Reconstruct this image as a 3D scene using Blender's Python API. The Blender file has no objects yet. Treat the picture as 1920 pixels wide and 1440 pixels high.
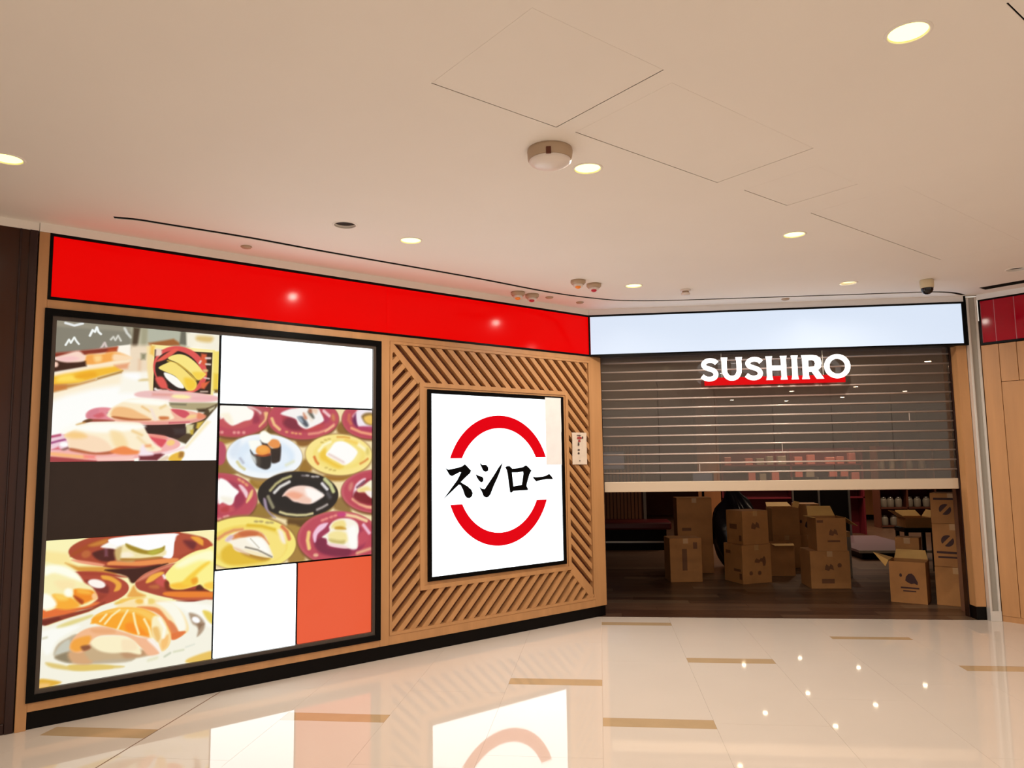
import bpy, bmesh, math, random
import numpy as np
from mathutils import Vector, Matrix

random.seed(4)
scn = bpy.context.scene
COL = scn.collection

# ------------------------------------------------------------------ camera, world, exposure
F_PX, PITCH, ROLL, YAW = 1405.04, 0.1035, -0.0149, -0.1143
cam_d = bpy.data.cameras.new('camera'); cam = bpy.data.objects.new('camera', cam_d); COL.objects.link(cam)
_fw = Vector((math.sin(YAW)*math.cos(PITCH), math.cos(YAW)*math.cos(PITCH), math.sin(PITCH)))
_r = Vector((math.cos(YAW), -math.sin(YAW), 0)); _u = _r.cross(_fw)
_r2 = _r*math.cos(ROLL) + _u*math.sin(ROLL); _u2 = _u*math.cos(ROLL) - _r*math.sin(ROLL)
cam.matrix_world = Matrix(((_r2.x, _u2.x, -_fw.x, .0217), (_r2.y, _u2.y, -_fw.y, -7.4779), (_r2.z, _u2.z, -_fw.z, 1.5), (0, 0, 0, 1)))
cam_d.sensor_width = 36; cam_d.lens = F_PX*36/1920; cam_d.clip_start = .05; cam_d.clip_end = 80
scn.camera = cam

world = bpy.data.worlds.new('mall'); scn.world = world; world.use_nodes = True
_bg = world.node_tree.nodes['Background']
_bg.inputs[0].default_value = (1.0, .88, .75, 1); _bg.inputs[1].default_value = .80      # the rest of the lit mall
scn.view_settings.view_transform = 'Standard'; scn.view_settings.look = 'None'
scn.view_settings.exposure = 0; scn.view_settings.gamma = 1; scn.view_settings.use_curve_mapping = False
SPOT_W, SPOT_COL = 54.0, (1.0, .92, .80)
SHOP_W = 90.0

def lamp(x, y, z, watts, parent=None, cone=168, col=SPOT_COL, radius=.03):
    d = bpy.data.lights.new('lamp', 'SPOT'); d.energy = watts; d.color = col; d.spot_size = math.radians(cone); d.spot_blend = .6
    d.shadow_soft_size = radius
    o = bpy.data.objects.new('lamp', d); COL.objects.link(o); o.location = (x, y, z)
    if parent: o.parent = parent
    return o
# unseen bare spots, added to light the scene as further mall downlights would
for x, y in ((-1.6, -6.4), (1.0, -7.0), (3.3, -6.2), (-4.0, -6.6), (-2.6, -8.8), (0.2, -9.3), (2.8, -8.8), (4.6, -4.6), (-1.0, -11.4), (2.0, -11.4)):
    lamp(x, y, 2.97, SPOT_W*(.3 if x < -2 or x > 4 else .85))

# ------------------------------------------------------------------ materials
def srgb(h):
    v = [int(h[i:i+2], 16)/255 for i in (0, 2, 4)]
    return tuple(c/12.92 if c <= .04045 else ((c+.055)/1.055)**2.4 for c in v) + (1,)
def mat(name, col, rough=.5, metal=0, spec=.5, emit=None, strength=0, coat=0, noise=0, scale=(6, 6, 6), bump=0):
    m = bpy.data.materials.new(name); m.use_nodes = True; nt = m.node_tree; b = nt.nodes['Principled BSDF']
    c = srgb(col) if isinstance(col, str) else tuple(col) + (1,)
    b.inputs['Base Color'].default_value = c; b.inputs['Roughness'].default_value = rough; b.inputs['Metallic'].default_value = metal
    b.inputs['Specular IOR Level'].default_value = spec; b.inputs['Coat Weight'].default_value = coat; b.inputs['Coat Roughness'].default_value = .03
    if emit:
        b.inputs['Emission Color'].default_value = srgb(emit); b.inputs['Emission Strength'].default_value = strength
    if noise or bump:
        tc = nt.nodes.new('ShaderNodeTexCoord'); mp = nt.nodes.new('ShaderNodeMapping'); mp.inputs['Scale'].default_value = scale
        nz = nt.nodes.new('ShaderNodeTexNoise'); nz.inputs['Scale'].default_value = 1; nz.inputs['Detail'].default_value = 5
        nt.links.new(tc.outputs['Object'], mp.inputs[0]); nt.links.new(mp.outputs[0], nz.inputs[0])
        if noise:
            r = nt.nodes.new('ShaderNodeValToRGB')
            r.color_ramp.elements[0].position = .3; r.color_ramp.elements[1].position = .7
            r.color_ramp.elements[0].color = tuple(v*(1-noise) for v in c[:3]) + (1,)
            r.color_ramp.elements[1].color = tuple(min(1, v*(1+noise)) for v in c[:3]) + (1,)
            nt.links.new(nz.outputs[0], r.inputs[0]); nt.links.new(r.outputs[0], b.inputs['Base Color'])
        if bump:
            bp = nt.nodes.new('ShaderNodeBump'); bp.inputs['Strength'].default_value = bump; bp.inputs['Distance'].default_value = .002
            nt.links.new(nz.outputs[0], bp.inputs['Height']); nt.links.new(bp.outputs[0], b.inputs['Normal'])
    return m
M = {}
M['paint'] = mat('ceiling_paint', 'F0E9E1', .7, noise=.015, scale=(1.2, 1.2, 1.2))
M['trim_glow_paint'] = mat('cornice_sign_glow', 'E6E4E5', .65)  # whiter than the ceiling paint: the sign's glow put into the colour
M['tile_grout'] = mat('pale_red_grout', 'C8808C', .8)
M['dark_gap'] = mat('dark_gap', '2A1A12', .9)
M['tile'] = mat('polished_tile', 'DCCFC2', .035, spec=.43, noise=.02, scale=(1.5, 1.5, 1.5))
M['inlay'] = mat('polished_inlay', 'C3A782', .05, spec=.55, noise=.04, scale=(8, 8, 8))
M['grout'] = mat('grout', 'D8C6B2', .6)
M['joint'] = mat('floor_joint', '7A5A40', .5)
M['oak'] = mat('oak', 'BA8858', .45, noise=.09, scale=(14, 14, 1.3), bump=.06)
M['oak_dark'] = mat('stained_backing', '5C2A12', .7)
M['black'] = mat('black_lacquer', '0B0706', .5, spec=.12)
M['black_frame'] = mat('black_frame', '040303', .3, spec=.1)
M['grey_lip'] = mat('brown_lip', '4C423B', .4, spec=.3)
M['bronze'] = mat('bronze_panel', '3A1A08', .16, spec=.35, noise=.1, scale=(3, 3, .6))
M['bronze_trim'] = mat('bronze_trim', '2E1712', .25, metal=.3)
M['red_lit'] = mat('red_lit_acrylic', '500000', .11, spec=.09, emit='F00000', strength=.86)
M['red_tile'] = mat('red_glass_tile', 'A80020', .08, spec=.3)
M['white_lit'] = mat('white_lit_acrylic', '606060', .3, spec=.05, emit='DEECFF', strength=.90)
M['screen_white'] = mat('white_lit_screen', '606060', .07, spec=.3, emit='F0FCFF', strength=2.9)
M['logo_white'] = mat('logo_lit_acrylic', '606060', .09, spec=.3, emit='EFFAFF', strength=2.9)
M['logo_red'] = mat('logo_red_film', '400000', .15, spec=.2, emit='E60014', strength=.92)
M['logo_black'] = mat('logo_black_film', '040507', .3, spec=.1)
M['screen_orange'] = mat('orange_lit_screen', '301008', .1, spec=.25, emit='E85C39', strength=.97)
M['screen_dark'] = mat('dark_screen', '1E1510', .12, spec=.2, emit='33231A', strength=.6, noise=.2, scale=(4, 4, 2))
M['letter'] = mat('lit_letter', 'FFFFFF', .3, emit='FFFFFF', strength=1.08)
M['letter_red'] = mat('red_letter_bar', '300000', .4, spec=.1, emit='E00008', strength=.95)
M['alu'] = mat('aluminium', 'DDD8D2', .3, metal=.4)
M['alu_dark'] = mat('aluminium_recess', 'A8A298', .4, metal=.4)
M['rod'] = mat('shutter_rod', 'C9B8AE', .3, metal=.3)
M['bar'] = mat('shutter_bottom_bar', 'CDB8A0', .4, metal=.25)
M['white_plastic'] = mat('white_plastic', 'E6DAD2', .35)
M['beige_plastic'] = mat('beige_plastic', 'B59C82', .5)
M['cream_plastic'] = mat('cream_plastic', 'D6C6A4', .4)
M['black_glass'] = mat('black_glass', '0C0A0E', .08)
M['lens'] = mat('lamp_lens', 'FFF8D8', .3, emit='FFF871', strength=4)
M['lens_dim'] = mat('lamp_lens_dim', 'FFF8D8', .3, emit='FFF0A0', strength=1.6)
M['amber'] = mat('amber_indicator', 'C86A20', .3, emit='D8782A', strength=.4)
M['red_dot'] = mat('red_indicator', 'A01824', .3, emit='B02030', strength=.3)
M['paper'] = mat('paper', 'D9C7B4', .7, noise=.04, scale=(20, 20, 20))
M['paper_lit'] = mat('translucent_paper', 'B8B0A8', .8, emit='D9D2CC', strength=.62, noise=.05, scale=(9, 9, 9))
M['ink'] = mat('ink', '4A3A36', .7)
M['ink_red'] = mat('ink_red', '9A3A36', .7)
M['plank'] = mat('dark_plank', '5A4030', .32, noise=.3, scale=(1.2, 14, 14))
M['plank_b'] = mat('dark_plank_reddish', '4A3022', .32, noise=.3, scale=(1.2, 14, 14))
M['plank_c'] = mat('dark_plank_greyish', '66503E', .32, noise=.3, scale=(1.2, 14, 14))
M['shop_wall'] = mat('shop_wall', '7A5138', .7, noise=.06, scale=(2, 2, 2))
M['shop_ceiling'] = mat('shop_ceiling', '7D6656', .8)
M['slat'] = mat('shop_slat', '9B6236', .5, noise=.1, scale=(10, 10, 1))
M['carton'] = mat('cardboard', 'A9743F', .75, noise=.07, scale=(9, 9, 9))
M['carton_in'] = mat('cardboard_inside', 'D6A962', .75, noise=.05, scale=(9, 9, 9))
M['tape'] = mat('parcel_tape', 'B58A58', .3)
M['print'] = mat('carton_print', '3B1C1C', .7)
M['print_pale'] = mat('carton_print_faded', '6E4424', .7)
M['bench'] = mat('red_leatherette', '520A12', .4)
M['bag'] = mat('black_plastic_bag', '15131A', .25, bump=.4, scale=(14, 14, 14), noise=.1)
M['jar'] = mat('white_jar', '948A7B', .35)
M['pink'] = mat('pink_pack', 'C9746A', .5)
M['rack_red'] = mat('red_rack', '6A1522', .5)
M['mauve'] = mat('mauve_lit_board', '5E464D', .35)  # pinkish light on the platform top, put into its colour
M['steel'] = mat('steel', '9B958E', .3, metal=.8)
M['blue_screen'] = mat('grey_blue_screen', '3A3E4C', .2, emit='5A6070', strength=.35)
M['shop_lens'] = mat('shop_lamp_lens', 'FFF4DC', .3, emit='FFEBC8', strength=28)

def mat_clear():
    m = bpy.data.materials.new('clear_polycarbonate'); m.use_nodes = True; nt = m.node_tree; nt.nodes.clear()
    out = nt.nodes.new('ShaderNodeOutputMaterial'); tr = nt.nodes.new('ShaderNodeBsdfTransparent'); gl = nt.nodes.new('ShaderNodeBsdfGlossy')
    df = nt.nodes.new('ShaderNodeBsdfDiffuse'); mx = nt.nodes.new('ShaderNodeMixShader'); mx2 = nt.nodes.new('ShaderNodeMixShader')
    fr = nt.nodes.new('ShaderNodeFresnel'); fr.inputs[0].default_value = 1.5
    tr.inputs[0].default_value = (.90, .84, .78, 1); gl.inputs['Roughness'].default_value = .07; gl.inputs['Color'].default_value = (1, .97, .93, 1)
    df.inputs[0].default_value = (.55, .45, .38, 1); mx2.inputs[0].default_value = .06
    nt.links.new(fr.outputs[0], mx.inputs[0]); nt.links.new(tr.outputs[0], mx2.inputs[1]); nt.links.new(df.outputs[0], mx2.inputs[2])
    nt.links.new(mx2.outputs[0], mx.inputs[1]); nt.links.new(gl.outputs[0], mx.inputs[2]); nt.links.new(mx.outputs[0], out.inputs[0])
    return m
M['clear'] = mat_clear()
def mat_print():
    m = bpy.data.materials.new('backlit_print'); m.use_nodes = True; nt = m.node_tree; b = nt.nodes['Principled BSDF']
    a = nt.nodes.new('ShaderNodeVertexColor'); a.layer_name = 'ink'
    b.inputs['Base Color'].default_value = (.02, .02, .02, 1); b.inputs['Roughness'].default_value = .09; b.inputs['Specular IOR Level'].default_value = .2; b.inputs['Emission Strength'].default_value = .97
    nt.links.new(a.outputs[0], b.inputs['Emission Color'])
    return m
M['photo'] = mat_print()

# ------------------------------------------------------------------ building helpers
BASE = {}
TH = math.pi/2 - .7799          # heading of the long left shop front; its own frame: x to the right, y into the wall, z up
TC = -math.pi/4                 # heading of the wall on the right
def tag(o, label=None, cat=None, group=None, kind=None):
    for k, v in (('label', label), ('category', cat), ('group', group), ('kind', kind)):
        if v: o[k] = v
    return o
def place(o, base, rot):
    o.rotation_euler = (0, 0, rot); o.location = Matrix.Rotation(rot, 4, 'Z') @ Vector(base)
def thing(name, label, cat, base=(0, 0, 0), rot=0, group=None):
    o = bpy.data.objects.new(name, None); COL.objects.link(o); o.empty_display_size = .1
    BASE[o.name] = Vector(base); place(o, base, rot)
    return tag(o, label, cat, group)
def link_bm(name, bm, m, base, parent=None, smooth=False):
    bmesh.ops.translate(bm, verts=bm.verts, vec=-Vector(base))
    bmesh.ops.recalc_face_normals(bm, faces=bm.faces)
    me = bpy.data.meshes.new(name); bm.to_mesh(me); bm.free()
    for x in (m if isinstance(m, (list, tuple)) else (m,)): me.materials.append(x)
    if smooth:
        for pl in me.polygons: pl.use_smooth = True
    o = bpy.data.objects.new(name, me); COL.objects.link(o)
    if parent: o.parent = parent
    BASE[o.name] = Vector(base)
    return o
def part(name, bm, m, parent, smooth=False, label=None, kind=None):
    return tag(link_bm(name, bm, m, BASE[parent.name], parent, smooth), label, kind=kind)
def solo(name, bm, m, label, cat, base, rot=0, group=None, smooth=False):
    o = link_bm(name, bm, m, base, None, smooth); place(o, base, rot); return tag(o, label, cat, group)
def structure(name, bm, m, base=(0, 0, 0), rot=0):
    o = link_bm(name, bm, m, base); place(o, base, rot); return tag(o, kind='structure')
def box(x0, x1, y0, y1, z0, z1, bev=0, bm=None):
    bm = bm or bmesh.new()
    n = bmesh.new() if bev else bm
    v = [n.verts.new(p) for p in ((x0, y0, z0), (x1, y0, z0), (x1, y1, z0), (x0, y1, z0), (x0, y0, z1), (x1, y0, z1), (x1, y1, z1), (x0, y1, z1))]
    for f in ((3, 2, 1, 0), (4, 5, 6, 7), (0, 1, 5, 4), (1, 2, 6, 5), (2, 3, 7, 6), (3, 0, 4, 7)): n.faces.new([v[i] for i in f])
    if bev:
        bmesh.ops.bevel(n, geom=n.edges, offset=bev, segments=2, affect='EDGES', profile=.5)
        merge(bm, n)
    return bm
def merge(bm, n):
    mp = {v: bm.verts.new(v.co) for v in n.verts}
    for f in n.faces: bm.faces.new([mp[v] for v in f.verts])
    n.free()
def prism(pts, a0, a1, plane='xz', bm=None):
    """extrude a polygon; plane xz: pts are (x, z) and a is y; plane xy: pts are (x, y) and a is z"""
    bm = bm or bmesh.new()
    f = (lambda p, a: (p[0], a, p[1])) if plane == 'xz' else (lambda p, a: (p[0], p[1], a))
    lo = [bm.verts.new(f(p, a0)) for p in pts]; hi = [bm.verts.new(f(p, a1)) for p in pts]
    bm.faces.new(lo); bm.faces.new(hi[::-1])
    for i in range(len(pts)):
        j = (i+1) % len(pts); bm.faces.new((lo[j], lo[i], hi[i], hi[j]))
    return bm
def lathe(prof, n=24, c=(0, 0, 0), bm=None):
    """prof: (radius, z) from one end to the other, turned about z at c"""
    bm = bm or bmesh.new(); rings = []
    for r, z in prof:
        if r < 1e-6: rings.append([bm.verts.new((c[0], c[1], c[2]+z))])
        else: rings.append([bm.verts.new((c[0]+r*math.cos(t*2*math.pi/n), c[1]+r*math.sin(t*2*math.pi/n), c[2]+z)) for t in range(n)])
    for a, b in zip(rings, rings[1:]):
        for i in range(n):
            j = (i+1) % n
            q = [a[i % len(a)], a[j % len(a)], b[j % len(b)], b[i % len(b)]]
            u = []
            for v in q:
                if v not in u: u.append(v)
            if len(u) > 2: bm.faces.new(u)
    return bm
def tube(p0, p1, r, n=8, bm=None):
    bm = bm or bmesh.new(); p0, p1 = Vector(p0), Vector(p1); d = (p1-p0).normalized()
    a = d.orthogonal().normalized(); b = d.cross(a)
    R = [[bm.verts.new(p + a*r*math.cos(t*2*math.pi/n) + b*r*math.sin(t*2*math.pi/n)) for t in range(n)] for p in (p0, p1)]
    for i in range(n):
        j = (i+1) % n; bm.faces.new((R[0][i], R[0][j], R[1][j], R[1][i]))
    bm.faces.new(R[0][::-1]); bm.faces.new(R[1])
    return bm
def frame(x0, x1, z0, z1, w, y0, y1, bm=None):
    """four bars round a rectangle, w wide inwards"""
    bm = bm or bmesh.new()
    prism([(x0, z0), (x1, z0), (x1-w, z0+w), (x0+w, z0+w)], y0, y1, bm=bm); prism([(x0, z1), (x1, z1), (x1-w, z1-w), (x0+w, z1-w)], y0, y1, bm=bm)
    prism([(x0, z0), (x0, z1), (x0+w, z1-w), (x0+w, z0+w)], y0, y1, bm=bm); prism([(x1, z0), (x1, z1), (x1-w, z1-w), (x1-w, z0+w)], y0, y1, bm=bm)
    return bm
def flat(loops, a0, a1, plane='xz'):
    """a flat plate with holes: outlines filled as a 2D curve, then given its thickness"""
    cu = bpy.data.curves.new('outline', 'CURVE'); cu.dimensions = '2D'; cu.fill_mode = 'BOTH'; cu.extrude = abs(a1-a0)/2
    for L in loops:
        s = cu.splines.new('POLY'); s.points.add(len(L)-1); s.use_cyclic_u = True
        for p, (x, y) in zip(s.points, L): p.co = (x, y, 0, 1)
    o = bpy.data.objects.new('outline', cu); me = bpy.data.meshes.new_from_object(o)
    bm = bmesh.new(); bm.from_mesh(me); bmesh.ops.remove_doubles(bm, verts=bm.verts, dist=1e-5)
    for v in bm.verts:
        x, y, z = v.co; v.co = (x, z+(a0+a1)/2, y) if plane == 'xz' else (x, y, z+(a0+a1)/2)
    bpy.data.objects.remove(o); bpy.data.curves.remove(cu); bpy.data.meshes.remove(me)
    return bm
def circle(cx, cy, r, n=32, rev=False):
    L = [(cx+r*math.cos(t*2*math.pi/n), cy+r*math.sin(t*2*math.pi/n)) for t in range(n)]
    return L[::-1] if rev else L
def smooth_path(pts, k=6):
    out = []; P = [pts[0]] + list(pts) + [pts[-1]]
    for i in range(1, len(P)-2):
        p0, p1, p2, p3 = (np.array(q, float) for q in P[i-1:i+3])
        for t in np.linspace(0, 1, k, endpoint=False):
            out.append(tuple(.5*(2*p1 + (p2-p0)*t + (2*p0-5*p1+4*p2-p3)*t*t + (3*p1-p0-3*p2+p3)*t**3)))
    return out + [tuple(pts[-1])]
def ribbon(path, w):
    """outline of a stroke of width w along a path"""
    n = len(path); L, R = [], []
    for i, p in enumerate(path):
        a, b = path[max(0, i-1)], path[min(n-1, i+1)]
        d = Vector((b[0]-a[0], b[1]-a[1])).normalized()
        L.append((p[0]-d.y*w/2, p[1]+d.x*w/2)); R.append((p[0]+d.y*w/2, p[1]-d.x*w/2))
    return L + R[::-1]

# ------------------------------------------------------------------ printed pictures
def paint(art, w, h, nx, ny):
    """Paint a printed picture: every row is a soft-edged shape in millimetres on the print."""
    X, Y = np.meshgrid(np.linspace(0, w, nx), np.linspace(0, h, ny))
    img = np.ones((ny, nx, 3))
    for row in art.strip().split('\n'):
        t, q, c, soft, e = row.split('|')
        q = [float(v) for v in q.split()]; soft = float(soft)*.7; e = float(e)
        col = np.array([int(c[i:i+2], 16)/255 for i in (0, 2, 4)])
        if t == 'E':
            cx, cy, ax, ay, bx, by = q
            det = ax*by - ay*bx
            u = ((X-cx)*by - (Y-cy)*bx)/det; v = ((Y-cy)*ax - (X-cx)*ay)/det
            rr = np.sqrt(u*u + v*v)
            g = np.sqrt(((u*by - v*ay)**2 + (v*ax - u*bx)**2)) + 1e-9
            d = (1-rr)*rr*abs(det)/g
            d = np.where(rr < .05, 1e3, d)
        else:
            pts = np.array(q).reshape(-1, 2)
            if t == 'P' and e == 1 and len(pts) > 3:          # round the outline (Catmull-Rom)
                p0, p1, p2, p3 = (np.roll(pts, k, 0) for k in (1, 0, -1, -2))
                tt = np.linspace(0, 1, 5)[:-1][:, None, None]
                pts = .5*(2*p1 + (p2-p0)*tt + (2*p0-5*p1+4*p2-p3)*tt**2 + (3*p1-p0-3*p2+p3)*tt**3)
                pts = pts.transpose(1, 0, 2).reshape(-1, 2)
            m = soft*2 + (e if t == 'S' else 0) + 6
            jx = (X[0] > pts[:, 0].min()-m) & (X[0] < pts[:, 0].max()+m)
            jy = (Y[:, 0] > pts[:, 1].min()-m) & (Y[:, 0] < pts[:, 1].max()+m)
            if not jx.any() or not jy.any():
                continue
            sl = np.ix_(jy, jx); x, y = X[sl], Y[sl]
            dist = np.full(x.shape, 1e9); inside = np.zeros(x.shape, bool)
            n = len(pts) if t == 'P' else len(pts)-1
            for k in range(n):
                (x0, y0), (x1, y1) = pts[k], pts[(k+1) % len(pts)]
                dx, dy = x1-x0, y1-y0
                f = np.clip(((x-x0)*dx + (y-y0)*dy)/(dx*dx+dy*dy+1e-9), 0, 1)
                dist = np.minimum(dist, np.hypot(x-x0-f*dx, y-y0-f*dy))
                if t == 'P' and y0 != y1:
                    inside ^= ((y0 > y) != (y1 > y)) & (x < dx*(y-y0)/dy + x0)
            d0 = np.where(inside, dist, -dist) if t == 'P' else e - dist
            d = np.full(X.shape, -1e3); d[sl] = d0
        a = np.clip(.5 + d/(2*soft), 0, 1); a = (a*a*(3-2*a))[..., None]
        img = img*(1-a) + col*a
    return img
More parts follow.
